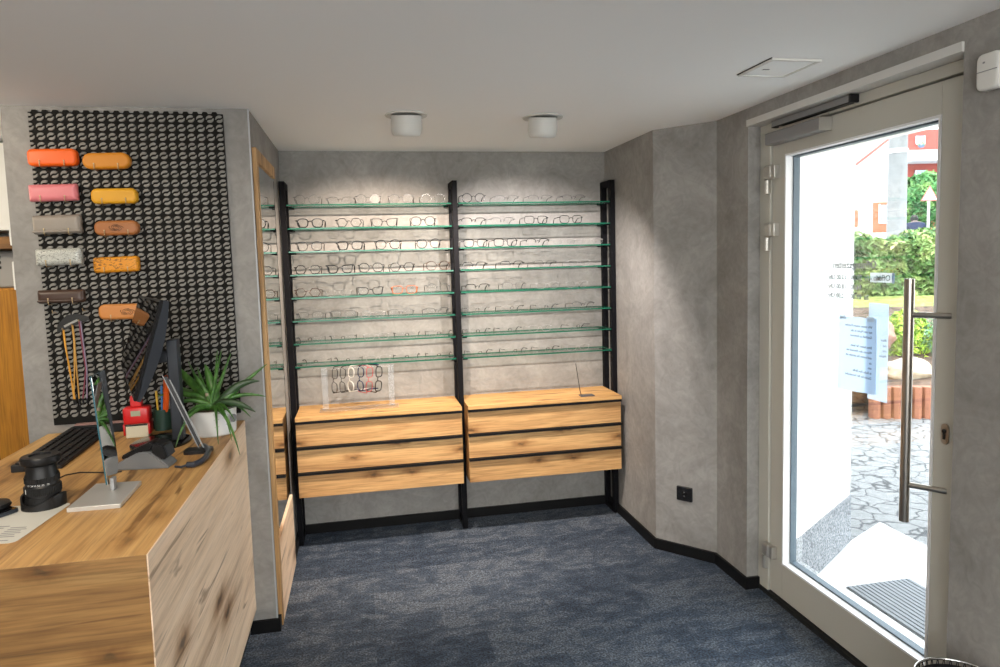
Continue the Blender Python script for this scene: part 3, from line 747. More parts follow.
# ------------------------------------------------------------------ counter
ZT = 1.012
t = thing('shop_counter', 'oak shop counter with daylight-paled side panel in the left foreground', 'counter', (-.95, 2.5, 0))
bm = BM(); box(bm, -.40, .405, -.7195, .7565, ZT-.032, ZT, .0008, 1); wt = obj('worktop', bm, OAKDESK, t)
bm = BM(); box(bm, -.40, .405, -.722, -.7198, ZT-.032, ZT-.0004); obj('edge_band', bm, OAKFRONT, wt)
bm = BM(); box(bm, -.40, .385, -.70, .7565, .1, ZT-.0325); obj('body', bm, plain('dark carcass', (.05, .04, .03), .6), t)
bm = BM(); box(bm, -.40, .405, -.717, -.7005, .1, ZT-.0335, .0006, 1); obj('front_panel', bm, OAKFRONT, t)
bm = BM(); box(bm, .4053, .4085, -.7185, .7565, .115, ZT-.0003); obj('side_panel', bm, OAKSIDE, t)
bm = BM(); box(bm, -.38, .375, -.68, .7565, 0, .0995); obj('plinth', bm, SKIRT, t)

# monitor
t = thing('monitor', 'black desk monitor seen edge-on in front of the pattern board', 'monitor', (-.81, 2.93, ZT))
O = V((-.81, 2.93, ZT))
B_ = V((-.742, 2.80, 1.594)); C_ = V((-.862, 2.80, 1.212)); A_ = V((-.902, 3.10, 1.602)); D_ = V((-.994, 3.10, 1.318))
nrm = (B_-A_).cross(D_-A_).normalized()
if nrm.x > 0: nrm = -nrm
back = -nrm
def quad_in(k):
    c = (A_+B_+C_+D_)/4; return [c+(p-c)*k for p in (A_, B_, C_, D_)]
bm = BM(); extr(bm, [p-O+back*.001 for p in quad_in(1.)], back*.012); bmesh.ops.bevel(bm, geom=bm.edges[:], offset=.002, segments=2, affect='EDGES'); bz = obj('bezel', bm, BPLAST, t)
bm = BM(); extr(bm, [p-O-back*.0005 for p in quad_in(.955)], back*.001); obj('screen', bm, SCREEN, bz)
# curved rear shell
bm = BM(); rings = []
for k in range(9):
    s = k/8
    e0 = B_.lerp(C_, s); e1 = A_.lerp(D_, s); d = .013+.052*math.sin(PI*min(1, .12+s*.8))**.8
    row = []
    for q in range(7):
        u_ = q/6; row.append(bm.verts.new(e0.lerp(e1, .01+.98*u_)-O+back*(.0135+(d-.0135)*(1-abs(2*u_-1)**3)*1.0+(.010 if q in (0, 6) else 0))))
    rings.append(row)
for R0, R1 in zip(rings, rings[1:]):
    for q in range(6): bm.faces.new((R0[q], R0[q+1], R1[q+1], R1[q]))
rim = [r[0] for r in rings]+[v for v in rings[-1][1:]]+[r[-1] for r in rings[-2::-1]]+[v for v in rings[0][-2:0:-1]]
bm.faces.new(rim[::-1])
# near side slab of the housing
e = [B_, C_]; w_ = (B_-A_).normalized()
pl = []
for k in range(9):
    s = k/8; pl.append(B_.lerp(C_, s)+back*(.0135+.040*math.sin(PI*(.15+.75*s))))
extr(bm, [B_-O+back*.0135]+[p-O for p in pl]+[C_-O+back*.0135], -w_*.02)
soft(obj('rear_shell', bm, GPLAST, t), 30)
bm = BM(); box(bm, .055, .095, -.05, .0, .02, .42, .004); obj('stand_column', bm, GPLAST, t)
bm = BM(); box(bm, -.01, .0545, -.04, .02, .33, .37, .004); obj('stand_arm', bm, GPLAST, t)
bm = BM(); lathe(bm, [(.135, .0005), (.135, .008), (.12, .014), (.05, .018), (0, .018)], 40, cap=False); bmesh.ops.scale(bm, vec=(.82, 1, 1), verts=bm.verts[:]); soft(obj('stand_base', bm, plain('glossy black base', (.008, .008, .009), .12), t))

# keyboard
ang = math.atan2(-1.243+1.214, .56)
t = thing('keyboard', 'black computer keyboard on the oak counter behind the camera lens', 'keyboard', (-1.165, 2.945, ZT), .045)
bm = BM(); extr(bm, [(-.075, -.29, 0), (.085, -.29, 0), (.085, -.29, .012), (-.075, -.29, .026)], (0, .58, 0)); bmesh.ops.bevel(bm, geom=bm.edges[:], offset=.002, segments=1, affect='EDGES'); obj('base', bm, plain('keyboard black', (.016, .016, .017), .45, spec=.3), t)
kb = BM(); box(kb, -.0105, .0105, -.0115, .0115, 0, .008, .002, 1); KM = plain('black key', (.010, .010, .011), .4, spec=.3); k0 = None
for i in range(5):
    for j in range(19):
        if k0 is None: k0 = k = obj('key', kb, KM, t)
        else: k = k0.copy(); COL.objects.link(k)
        x = -.055+.0285*i; k.location = (x, -.266+.0296*j, .0245-(x+.075)*.0875); k.rotation_euler = (0, .087, 0)
t = thing('cable_box', 'long black box at the wall end of the counter behind the keyboard', 'box', (-1.03, 3.215, ZT))
bm = BM(); box(bm, -.20, .16, -.018, .02, 0, .036, .003); obj('body', bm, BPLAST, t)
bm = BM(); box(bm, -.195, .155, -.012, .016, .0365, .044, .002); obj('top_strip', bm, plain('dusty pink strip', (.30, .17, .15), .6), t)

# stand mirror
t = thing('table_mirror', 'frameless tilted table mirror on a square steel base', 'mirror', (-.79, 2.275, ZT))
bm = BM(); extr(bm, [(-.075, -.115, 0), (.07, -.118, 0), (.064, .105, 0), (-.074, .115, 0)], (0, 0, .013)); bmesh.ops.bevel(bm, geom=bm.edges[:], offset=.001, segments=1, affect='EDGES'); obj('base', bm, plain('brushed steel plate', (.60, .60, .58), .35, .55), t)
bm = BM(); box(bm, -.002, .010, .022, .05, .0132, .052, .002); obj('clip', bm, ALU, t)
lean = V((-.064, .0, 1)).normalized(); yv = V((-.075, 1, 0)).normalized(); nv = yv.cross(lean).normalized()
P0 = V((-.005, .012, .036))
ol = [(0, 0), (.03, -.006), (.12, .004), (.145, .035), (.145, .333), (.138, .341), (.004, .341), (0, .337)]
bm = BM(); q = [P0+yv*a+lean*b for a, b in ol]; extr(bm, q, nv*.0008); obj('mirror_glass', bm, MIRRORED, t)
bm = BM(); extr(bm, [p-nv*.0045 for p in q], nv*.0043); obj('glass_body', bm, BLUEEDGE, t)

# camera lens standing on its hood
t = thing('camera_lens', 'black zoom lens standing upright on the counter', 'camera lens', (-.957, 2.245, ZT))
LB = plain('lens barrel black', (.009, .009, .0095), .42, spec=.35); LR = plain('ribbed lens rubber', (.006, .006, .006), .65, spec=.3)
def ribs(bm, r, z0, z1, n=60, d=.0012):
    pr = []
    for j in range(n*2):
        rr = r+(d if j % 2 else 0); a = PI*j/n; pr.append((rr*math.cos(a), rr*math.sin(a)))
    prism(bm, pr, z0, z1)
bm = BM(); lathe(bm, [(.046, .036), (.047, .05), (.047, .066), (.044, .07), (.044, .098), (.040, .106), (.040, .128), (.036, .132)], 48); soft(obj('barrel', bm, LB, t), 30)
bm = BM(); ribs(bm, .0475, .044, .066); obj('zoom_ring', bm, LR, t)
bm = BM(); ribs(bm, .0445, .078, .094); obj('focus_ring', bm, LR, t)
bm = BM(); n_ = 64; rA = []; 
for kk, (rr, ww) in enumerate(((.052, 0), (.0585, 0), (.0585, 1), (.054, 1))):
    rA.append([bm.verts.new((rr*math.cos(2*PI*j/n_), rr*math.sin(2*PI*j/n_), .001 if not ww else .030+.012*math.cos(4*PI*j/n_+.6))) for j in range(n_)])
for A, B in ((0, 1), (1, 2), (2, 3), (3, 0)):
    for j in range(n_): bm.faces.new((rA[A][j], rA[A][(j+1) % n_], rA[B][(j+1) % n_], rA[B][j]))
soft(obj('lens_hood', bm, LB, t), 30)
bm = BM(); lathe(bm, [(.0, .0015), (.046, .0015), (.049, .01), (.046, .0355), (0, .0355)], 40, cap=False); obj('front_cap', bm, LR, t)
bm = BM(); lathe(bm, [(.038, .1325), (.051, .135), (.053, .141), (.052, .152), (.049, .156), (.03, .157), (.028, .152), (0, .152)], 48, cap=False); soft(obj('rear_cap', bm, BPLAST, t), 30)
bm = BM()
for k, aa in enumerate((-118, -104, -92, -80, -66, -50)):
    a = math.radians(aa); c, s = math.cos(a), math.sin(a)
    text_bm(bm, ('17', '24', '35', '50', '55', '70')[k], .0075, basis((.0447*c+.004*s*0, .0447*s, .0718), (-s, c, 0), (0, 0, 1), (c, s, 0)), .0002, 'CENTER')
a = math.radians(-128); c, s = math.cos(a), math.sin(a); bmx = [(.0488*math.cos(math.radians(-128+d)), .0488*math.sin(math.radians(-128+d))) for d in (-2, 2)]
extr(bm, [(bmx[0][0], bmx[0][1], .05), (bmx[1][0], bmx[1][1], .05), (bmx[1][0], bmx[1][1], .064), (bmx[0][0], bmx[0][1], .064)], (c*.0006, s*.0006, 0))
obj('marking', bm, plain('white lens print', (.6, .6, .58), .5), t)
# phone, lens cap, leaflet
t = thing('mobile_phone', 'dark phone lying on the leaflet left of the camera lens', 'phone', (-1.078, 2.165, ZT+.0018), math.radians(-32))
bm = BM(); pts = rrect(.075, .15, .012); prism(bm, pts, .001, .011); pb = obj('body', bm, GPLAST, t)
bm = BM(); pts = rrect(.069, .144, .010); prism(bm, pts, .0111, .0118); obj('screen', bm, SCREEN, pb)
t = thing('lens_pouch', 'black flat lens cover leaning on the phone beside the camera lens', 'lens cover', (-1.09, 2.215, ZT+.0145), .3)
bm = BM(); lathe(bm, [(.0, .0), (.052, .0), (.056, .006), (.052, .014), (.03, .019), (0, .019)], 36, cap=False); soft(obj('disc', bm, BPLAST, t), 35)
bm = BM(); box(bm, -.02, .02, -.006, .006, .0192, .0225, .002); obj('tab', bm, LR, t)
t = thing('leaflet', 'printed paper leaflet lying under the phone and lens', 'paper', (-1.0, 2.11, ZT), math.radians(-8))
LP = plain('leaflet paper', (.56, .55, .50), .7)
bm = BM(); prism(bm, [(p[0], p[1]) for p in rrect(.21, .30, .02)], .0003, .0012); bmesh.ops.rotate(bm, verts=bm.verts[:], cent=(0, 0, 0), matrix=Matrix.Rotation(.05, 3, 'Z')); obj('sheet', bm, LP, t)
bm = BM()
for i in range(9):
    for j in range(3):
        if (i*3+j) % 7 == 5: continue
        box(bm, -.085+.06*j, -.035+.06*j-.008*(i % 2), -.13+.013*i, -.1245+.013*i, .00122, .0014)
obj('print', bm, plain('grey text print', (.25, .25, .25), .7), t)
# desk cable
bm = BM(); tube(bm, [(-1.03, 2.50, ZT+.0025), (-1.02, 2.56, ZT+.0025), (-.98, 2.58, ZT+.0025), (-.90, 2.555, ZT+.0025), (-.86, 2.54, ZT+.0025), (-.838, 2.55, ZT+.0025)], .0022, 6)
tag(obj('cable', bm, RUBBER), 'thin black cable on the counter between keyboard and table mirror', 'cable')

# red stamp
t = thing('stamp', 'red self-inking stamp with cream base under the monitor', 'stamp', (-.937, 3.085, ZT), .05)
RED = plain('red plastic', (.58, .012, .014), .3); CREAM = plain('cream plastic', (.62, .58, .44), .4)
bm = BM(); box(bm, -.043, .043, -.026, .026, 0, .056, .003); obj('base', bm, CREAM, t)
bm = BM(); box(bm, -.05, .05, -.03, .03, .0565, .128, .010, 3); box(bm, -.051, -.0435, -.03, .03, .012, .06, .003); box(bm, .0435, .051, -.03, .03, .012, .06, .003); hs = soft(obj('housing', bm, RED, t), 30)
bm = BM(); box(bm, -.021, .021, -.018, .018, .1285, .175, .004); obj('handle', bm, RED, t)
bm = BM(); box(bm, -.018, .018, -.0318, -.0302, .092, .114); obj('window', bm, plain('stamp window', (.34, .36, .25), .2), hs)
bm = BM(); box(bm, -.041, .041, -.0278, -.0262, .050, .0562); obj('slot', bm, RUBBER, hs)
# pen pot with pens
t = thing('pen_pot', 'dark green pen pot between the red stamp and the monitor stand', 'pen pot', (-.842, 3.105, ZT))
bm = BM(); lathe(bm, [(0, .0215), (.034, .0215), (.036, .108), (.039, .108), (.037, .0185), (0, .0185)], 28, cap=False); soft(obj('cup', bm, plain('dark green pot', (.015, .05, .035), .35), t))
for nm, lab, dx, dy, tx, ty, ln, r, c in (('highlighter', 'orange highlighter standing in the dark pen pot', .006, -.010, .22, -.55, .235, .0115, (.82, .11, .01)), ('pen', 'yellow pen standing in the dark pen pot', -.015, -.012, -.03, -.1, .165, .0042, (.65, .42, .05)), ('pen', 'blue pen standing in the dark pen pot', -.008, .012, .04, .03, .18, .0042, (.05, .2, .5)), ('pen', 'white pen standing in the dark pen pot', .016, .012, .1, .1, .155, .0042, (.7, .7, .65))):
    q = thing(nm, lab, nm, (-.842+dx, 3.105+dy, ZT+.023))
    a = V((0, 0, 0)); b = V((tx*.6, ty*.3, 1)).normalized()*ln
    bm = BM(); tube(bm, [a, a.lerp(b, .7)], r, 10); obj('barrel', bm, plain(nm+' body', c, .35), q)
    bm = BM(); tube(bm, [a.lerp(b, .705), b*.985, b], [r*1.12, r*1.1, r*.7], 10); obj('cap', bm, plain(nm+' cap', c, .3), q)

# card terminal
t = thing('card_terminal', 'grey and black card payment terminal behind the table mirror', 'card terminal', (-.765, 2.60, ZT), -.12)
GB = plain('mid grey plastic', (.17, .175, .18), .4)
bm = BM(); extr(bm, [(-.095, -.042, 0), (.085, -.042, 0), (.080, -.042, .012), (.02, -.042, .062), (-.02, -.042, .060), (-.095, -.042, .022)], (0, .084, 0)); bmesh.ops.bevel(bm, geom=bm.edges[:], offset=.004, segments=2, affect='EDGES'); obj('body', bm, GB, t)
bm = BM(); extr(bm, [(-.075, -.035, .036), (.022, -.035, .066), (.035, -.035, .09), (.02, -.035, .094), (-.075, -.035, .05)], (0, .07, 0)); bmesh.ops.bevel(bm, geom=bm.edges[:], offset=.003, segments=2, affect='EDGES'); obj('keypad', bm, BPLAST, t)
bm = BM(); extr(bm, [(.024, -.038, .060), (.062, -.038, .028), (.080, -.038, .036), (.068, -.038, .082), (.036, -.038, .094)], (0, .076, 0)); bmesh.ops.bevel(bm, geom=bm.edges[:], offset=.005, segments=2, affect='EDGES'); obj('head', bm, BPLAST, t)
bm = BM(); extr(bm, [(.079, -.03, .04), (.0825, -.03, .04), (.071, -.03, .078), (.0685, -.03, .078)], (0, .06, 0)); obj('card_slot', bm, GPLAST, t)
# leaning tablet on black foot
t = thing('leaning_arm', 'slim black arm with silver edges leaning up from a black foot by the plant', 'desk arm', (-.63, 2.745, ZT))
bm = BM(); prism(bm, [(p[0], p[1]) for p in rrect(.10, .07, .02)], 0, .012); obj('foot', bm, BPLAST, t)
d = V((-.112, .0, .292)).normalized(); q0 = V((-.006, -.008, .0125)); nn = V((.292, 0, .112)).normalized()
wd = V((-.29, .957, 0))*.028; q0 = q0+V((.012, 0, 0)); nn = wd.cross(d).normalized()
if nn.x < 0: nn = -nn
bm = BM(); extr(bm, [q0+d*s+nn*o for s, o in ((0, 0), (.312, 0), (.312, -.003), (.02, -.003))], wd); obj('front_edge', bm, DULL, t)
bm = BM(); extr(bm, [q0+d*s+nn*o for s, o in ((.01, .0005), (.30, .0005), (.30, .012), (.02, .012))], wd); obj('body', bm, BPLAST, t)
bm = BM(); extr(bm, [q0+d*s+nn*o for s, o in ((0, .0125), (.285, .0125), (.285, .016), (0, .017))], wd); obj('rear_cover', bm, DULL, t)
bm = BM(); tube(bm, [(-.665, 2.55, ZT+.004), (-.64, 2.53, ZT+.006), (-.62, 2.535, ZT+.011)], .004, 8)
tube(bm, [(-.622, 2.535, ZT+.0115), (-.60, 2.53, ZT+.0115), (-.583, 2.56, ZT+.012), (-.576, 2.62, ZT+.013), (-.582, 2.69, ZT+.013), (-.600, 2.75, ZT+.012), (-.620, 2.79, ZT+.011)], [.0105]*7, 12)
tag(soft(obj('terminal_cord', bm, plain('dark blue cord', (.02, .026, .04), .3))), 'thick dark curled cord at the right edge of the counter', 'cord')

# aloe plant
t = thing('potted_plant', 'aloe plant in a white pot on the counter', 'plant', (-.632, 3.045, ZT))
bm = BM(); lathe(bm, [(0, .0), (.082, .0), (.088, .006), (.0935, .105), (.088, .107), (.086, .1), (.083, .09), (0, .09)], 48, cap=False); soft(obj('pot', bm, plain('white ceramic', (.70, .71, .70), .35), t)); pot_ = [q for q in t.children if q.name.startswith('pot')][0]
bm = BM(); lathe(bm, [(.0835, .0905), (.06, .098), (0, .102)], 24, cap=False); obj('soil', bm, plain('soil', (.10, .07, .05), .9, noise=.6, nscale=80), t)
bm = BM(); tube(bm, [(.086, -.05, .07), (.092, -.053, .07)], .017, 20); obj('tag', bm, plain('grey tag', (.2, .2, .22), .4), pot_)
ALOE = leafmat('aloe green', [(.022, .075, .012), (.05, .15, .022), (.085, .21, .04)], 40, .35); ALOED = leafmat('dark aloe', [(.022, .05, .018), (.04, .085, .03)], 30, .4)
base = at(213, 405, 2.90)
LEAF = [(165, 357.5, 2.98, .017, 0), (157, 396, 2.9, .012, 0), (164, 388, 3.0, .008, 0), (170, 406, 2.85, .008, 0), (181, 422, 2.8, .007, 0), (175.6, 447, 2.68, .007, 0), (218.5, 447, 2.72, .007, 0), (240, 455, 2.70, .008, 0), (232, 441, 2.74, .007, 0),
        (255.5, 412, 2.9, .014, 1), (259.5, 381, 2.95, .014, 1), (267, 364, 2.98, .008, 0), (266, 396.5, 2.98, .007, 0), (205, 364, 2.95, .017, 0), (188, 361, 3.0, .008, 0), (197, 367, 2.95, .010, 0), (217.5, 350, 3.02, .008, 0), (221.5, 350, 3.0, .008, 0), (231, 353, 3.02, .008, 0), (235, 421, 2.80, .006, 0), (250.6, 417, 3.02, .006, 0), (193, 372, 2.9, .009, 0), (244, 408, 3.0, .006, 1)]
for i, (px, py, dp, r, k) in enumerate(LEAF):
    tip = at(px, py, dp); a = base+V((random.uniform(-.02, .02), random.uniform(-.015, .015), -.012)); out = tip-a; fl = V((out.x, out.y, 0))
    mid = a.lerp(tip, .5)+V((0, 0, .010)) if py < 380 else a+fl*(.45 if py < 425 else .6)+V((0, 0, max(.05, out.z*.6+.055)))
    pts = []; rs = []; r *= 1.45
    for s in range(9):
        u_ = s/8; pts.append(((1-u_)**2*a+2*u_*(1-u_)*mid+u_*u_*tip)-V(t.location)); rs.append(r*(.8+.45*u_-1.2*u_**2.4)+.0006)
    bm = BM(); tube(bm, pts, rs, 8, flat=.6)
    if r > .0075:
        for s in range(2, 8, 1):
            for sg in (-1, 1):
                c = pts[s]; sv = (pts[min(s+1, 8)]-pts[s-1]).normalized().cross(V((0, -1, .3))).normalized()*sg*rs[s]
                tube(bm, [c+sv*.9, c+sv*1.35+V((0, 0, .001))], [.0012, .0003], 4)
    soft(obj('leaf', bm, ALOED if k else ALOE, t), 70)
for dx in (-.03, .028):
    bm = BM(); tube(bm, [(dx*.6, .01, .1), (dx*.7, .012, .17)], [.007, .009], 8); obj('stem', bm, plain('dry stem', (.32, .24, .18), .8), t)
    break

# ------------------------------------------------------------------ side nook at far left
OR = oak('orange oak veneer', 'Z', (.50, .225, .022), (.44, .185, .016), (.36, .14, .011), 9, knots=.05)
t = thing('tall_cabinet', 'orange oak tall cupboard in the nook left of the pillar', 'cabinet', (-2.2, 4.0, 0))
bm = BM(); box(bm, -.55, .74, .02, .43, 0.02, 1.63); obj('body', bm, OR, t)
bm = BM(); box(bm, -.2, .74, 0, .019, .03, 1.62, .001, 1); obj('door', bm, OR, t)
bm = BM(); box(bm, -.55, -.204, 0, .019, .03, 1.62, .001, 1); obj('door', bm, OR, t)
t = thing('wall_cupboard', 'white wall cupboard high in the nook left of the pillar', 'cupboard', (-2.1, 4.05, 1.93))
bm = BM(); box(bm, -.5, .62, .02, .39, 0, .45); obj('body', bm, WHITE, t)
bm = BM(); box(bm, -.5, .62, 0, .019, 0.002, .45, .002, 1); obj('door', bm, WHITE, t)
t = thing('nook_shelf', 'brown wooden shelf board below the white nook cupboard', 'shelf', (-2.1, 4.02, 1.835)); bm = BM(); box(bm, -.5, .62, 0, .42, 0, .062, .001, 1); obj('board', bm, oak('dark oak shelf', 'X', (.30, .15, .04), (.22, .10, .025), (.15, .07, .02), 3), t)
t = thing('coffee_machine', 'grey appliance with black buttons on the nook cupboard', 'appliance', (-1.86, 4.16, 1.631))
bm = BM(); box(bm, -.16, .16, 0, .22, 0, .19, .01); obj('body', bm, plain('grey appliance', (.33, .32, .30), .4), t)
for k in range(3):
    bm = BM(); box(bm, -.045, -.02, -.006, -.0005, .10+.028*k, .115+.028*k, .001, 1); obj('button', bm, BPLAST, t)
for z, lab, hh in ((1.872, 'upper white wall switch on the left edge of the pillar', .095), (1.697, 'lower white wall switch on the left edge of the pillar', .12)):
    t = thing('wall_switch', lab, 'switch', (-1.4255, YC+.055, z))
    bm = BM(); box(bm, -.012, -.0005, -.045, .045, -hh/2, hh/2, .004, 2); obj('plate', bm, WHITE, t)
    bm = BM(); box(bm, -.018, -.0125, -.03, .03, -hh/2+.015, hh/2-.015, .002, 1); obj('rocker', bm, WHITE, t)

# basket by the door
t = thing('umbrella_basket', 'round black mesh basket with pale rim at the lower right by the door', 'basket', (1.70, 1.64, 0))
RZ = .42
bm = BM(); lathe(bm, [(.10, .0), (.10, .006), (0, .006)], 40, cap=False); obj('bottom', bm, BPLAST, t)
bm = BM()
for k in range(40):
    a = 2*PI*k/40
    for sg in (-1, 1): tube(bm, [((.10+.018*s/6)*math.cos(a+sg*s*.09), (.10+.018*s/6)*math.sin(a+sg*s*.09), .004+(RZ-.006)*s/6) for s in range(7)], .0018, 4)
obj('mesh_wall', bm, BPLAST, t)
bm = BM(); lathe(bm, [(.098, .008), (.1125, RZ-.012)], 40, cap=False); soft(obj('inner_dark', bm, plain('black liner', (.006, .006, .007), .8, spec=.2), t))  # black cylinder added to darken the inside of the basket
bm = BM(); tube(bm, [(.12*math.cos(2*PI*k/48), .12*math.sin(2*PI*k/48), RZ) for k in range(48)], .0045, 10, closed=True); soft(obj('rim', bm, plain('chrome rim', (.62, .62, .6), .2, 1), t))

# ------------------------------------------------------------------ outside
RENDER_W = plain('white exterior render', (.86, .85, .80), .85, bump=.1, nscale=60)
bm = BM(); prism(bm, [(2.002, 2.937), (2.793, 3.494), (2.793, 4.6), (2.002, 4.6)], .26, 2.29); struct(obj('wall_exterior', bm, RENDER_W))
m, n, b = new_mat('speckled granite'); tc = n.nodes.new('ShaderNodeTexCoord'); vo = n.nodes.new('ShaderNodeTexNoise'); vo.inputs['Scale'].default_value = 95; vo.inputs['Detail'].default_value = 2
L(n, tc.outputs['Object'], vo.inputs['Vector']); r = ramp(n, [(.36, (.04, .045, .053)), (.5, (.16, .172, .19)), (.62, (.32, .33, .34))]); L(n, vo.outputs['Fac'], r.inputs['Fac']); L(n, r.outputs['Color'], b.inputs['Base Color']); b.inputs['Roughness'].default_value = .6
GRAN = m
bm = BM(); prism(bm, [(2.002, 2.928), (2.80, 3.490), (2.80, 4.6), (2.002, 4.6)], -.06, .2595); struct(obj('trim_granite', bm, GRAN))
bm = BM(); box(bm, 2.002, 2.793, .6, 4.6, 2.2905, 3.4); struct(obj('wall_facade', bm, RENDER_W))
bm = BM(); prism(bm, [(2.002, 1.86), (2.793, 1.35), (2.793, .5), (2.002, .5)], -.06, 2.29); struct(obj('wall_exterior_right', bm, RENDER_W))
m, n, b = new_mat('crazy paving'); tc = n.nodes.new('ShaderNodeTexCoord'); vo = n.nodes.new('ShaderNodeTexVoronoi'); vo.feature = 'DISTANCE_TO_EDGE'; vo.inputs['Scale'].default_value = 7.2
n0 = n.nodes.new('ShaderNodeTexNoise'); n0.inputs['Scale'].default_value = 5; n0.inputs['Detail'].default_value = 4; mm = n.nodes.new('ShaderNodeMix'); mm.data_type = 'VECTOR'; mm.inputs[0].default_value = .16
L(n, tc.outputs['Object'], n0.inputs['Vector']); L(n, tc.outputs['Object'], mm.inputs[4]); L(n, n0.outputs['Color'], mm.inputs[5]); L(n, mm.outputs[1], vo.inputs['Vector'])
r = ramp(n, [(.014, (.03, .03, .03)), (.06, (.195, .195, .19))]); L(n, vo.outputs['Distance'], r.inputs['Fac'])
n2 = n.nodes.new('ShaderNodeTexNoise'); n2.inputs['Scale'].default_value = 25; n2.inputs['Detail'].default_value = 5; L(n, tc.outputs['Object'], n2.inputs['Vector']); r2 = ramp(n, [(.3, (.7, .7, .7)), (.7, (1.15, 1.15, 1.15))]); L(n, n2.outputs['Fac'], r2.inputs['Fac'])
L(n, mixc(n, .7, r.outputs['Color'], r2.outputs['Color'], 'MULTIPLY'), b.inputs['Base Color']); b.inputs['Roughness'].default_value = .7
PAVE = m
bm = BM(); box(bm, 2.0, 10, -6, 9.5, -.16, -.055); struct(obj('paving_ground', bm, PAVE))
bm = BM(); prism(bm, [(2.02, 1.6), (2.02, 2.94), (2.79, 3.49), (3.18, 3.70), (3.16, 2.2), (3.16, 1.0), (2.4, 1.0)], -.055, -.03); struct(obj('entrance_slab', bm, plain('pale entrance slab', (.74, .73, .70), .7, noise=.04)))
t = thing('door_mat', 'grey ribbed scraper mat outside the glass door', 'door mat', (2.56, 2.54, -.029))
bm = BM(); box(bm, -.175, .205, -.62, .46, 0, .004); obj('base', bm, plain('dark mat', (.06, .06, .065), .7), t)
bm = BM()
for k in range(14): box(bm, -.17+.0265*k, -.17+.0265*k+.018, -.615, .455, .0042, .011)
obj('rib', bm, plain('grey rib', (.20, .21, .22), .6), t)

# raised garden bed: edge of terracotta blocks, rocks, shrubs, hedge
TERR = plain('terracotta', (.25, .10, .06), .7, noise=.15, nscale=20)
def flat(v): return V((v.x, v.y, 0))
A0 = at(868, 401, 7.25); A1 = at(960, 407.5, 7.15); gd = flat(A1-A0).normalized(); gn = V((-gd.y, gd.x, 0)); gn = gn if gn.dot(CF) > 0 else -gn
nb = 9; bl = flat(A1-A0).length/nb
pal0 = None
bb = BM(); pr_ = [(-bl/2+.004, 0), (bl/2-.004, 0), (bl/2-.004, .05), (bl/2*.7, .1), (0, .125), (-bl/2*.7, .1), (-bl/2+.004, .05)]
prism(bb, [(a, -c) for a, c in pr_], 0, .33)
PW_ = ['leftmost', 'second from left', 'third from left', 'fourth from left', 'fifth from left', 'sixth from left', 'seventh from left', 'eighth from left', 'rightmost']
for k in range(nb):
    if pal0 is None: pal0 = o = obj('edging_block', bb, TERR)
    else: o = pal0.copy(); COL.objects.link(o)
    p = flat(A0)+gd*bl*(k+.5); o.location = (p.x, p.y, -.056); o.rotation_euler = (0, 0, math.atan2(gd.y, gd.x))
    tag(o, f'terracotta edging block of the garden bed outside the door, {PW_[k]}', 'edging block', 'terracotta edging blocks')
# soil slope behind the blocks
SOIL = plain('garden soil', (.10, .065, .045), .9, noise=.5, nscale=12); GRASS = leafmat('grass', [(.12, .155, .03), (.21, .24, .055), (.29, .28, .10)], 14, .8)
def strip(name, mat, d0, z0, d1, z1, w0=-3, w1=5, nx=24, nd=6, jit=.03):
    bm = BM(); g = []
    for i in range(nx+1):
        row = []
        for j in range(nd+1):
            p = flat(A0)+gd*(w0+(w1-w0)*i/nx)+gn*(d0+(d1-d0)*j/nd); row.append(bm.verts.new((p.x, p.y, z0+(z1-z0)*j/nd+random.uniform(-jit, jit)*(0 < j < nd))))
        g.append(row)
    for i in range(nx):
        for j in range(nd): bm.faces.new((g[i][j], g[i+1][j], g[i+1][j+1], g[i][j+1]))
    return struct(obj(name, bm, mat))
strip('garden_soil', SOIL, .0, .22, 2.5, .90); strip('garden_lawn', GRASS, 2.5, .90, 2.9, 1.02); ASPH = plain('street asphalt', (.35, .35, .36), .9)
strip('street_ground', ASPH, 2.9, 1.02, 7, .715, -14, 24, jit=0); strip('street_far', ASPH, 7, .715, 46, .715, -14, 24, jit=0)
def rock(p, sx, sy, sz, lab, col):
    bm = BM(); bmesh.ops.create_icosphere(bm, subdivisions=3, radius=1)
    for v in bm.verts:
        q = v.co; k = 1+.16*math.sin(3*q.x+1)*math.cos(2.5*q.y)+.08*math.sin(7*q.z+4*q.x); v.co = (q.x*sx*k, q.y*sy*k, q.z*sz*k)
    o = obj('garden_rock', bm, plain('pale stone', col, .85, noise=.2, nscale=15)); soft(o, 50); o.location = p; o.rotation_euler = (0, 0, math.atan2(gd.y, gd.x)); return tag(o, lab, 'rock')
p = at(905, 371, 7.55); rock(p, .30, .2, .13, 'pale beige rock on the garden bed behind the pull bar', (.36, .32, .24)); p = at(877, 371, 7.5); rock(p, .11, .11, .10, 'small pale rock on the garden bed beside the paper notice', (.5, .46, .4))
p = at(880, 335, 8.0); rock(p, .16, .2, .16, 'reddish stone in the garden bed left of the yellow shrub', (.36, .20, .15))
def foliage(bm, n, fn, size, flatness=.4):
    for _ in range(n):
        c, out = fn(); a = V((random.gauss(0, 1), random.gauss(0, 1), random.gauss(0, 1))); nn = (out+a*flatness).normalized()
        t1 = nn.cross(V((random.random()-.5, random.random()-.5, random.random()-.5))).normalized(); t2 = nn.cross(t1); s = size*random.uniform(.6, 1.3)
        q = [c+t1*s*x+t2*s*y*.55+nn*s*zz for x, y, zz in ((-1, 0, -.1), (-.2, .8, .12), (1, 0, -.15), (-.2, -.8, .12))]
        bm.faces.new([bm.verts.new(v) for v in q])
    bm.keep = True
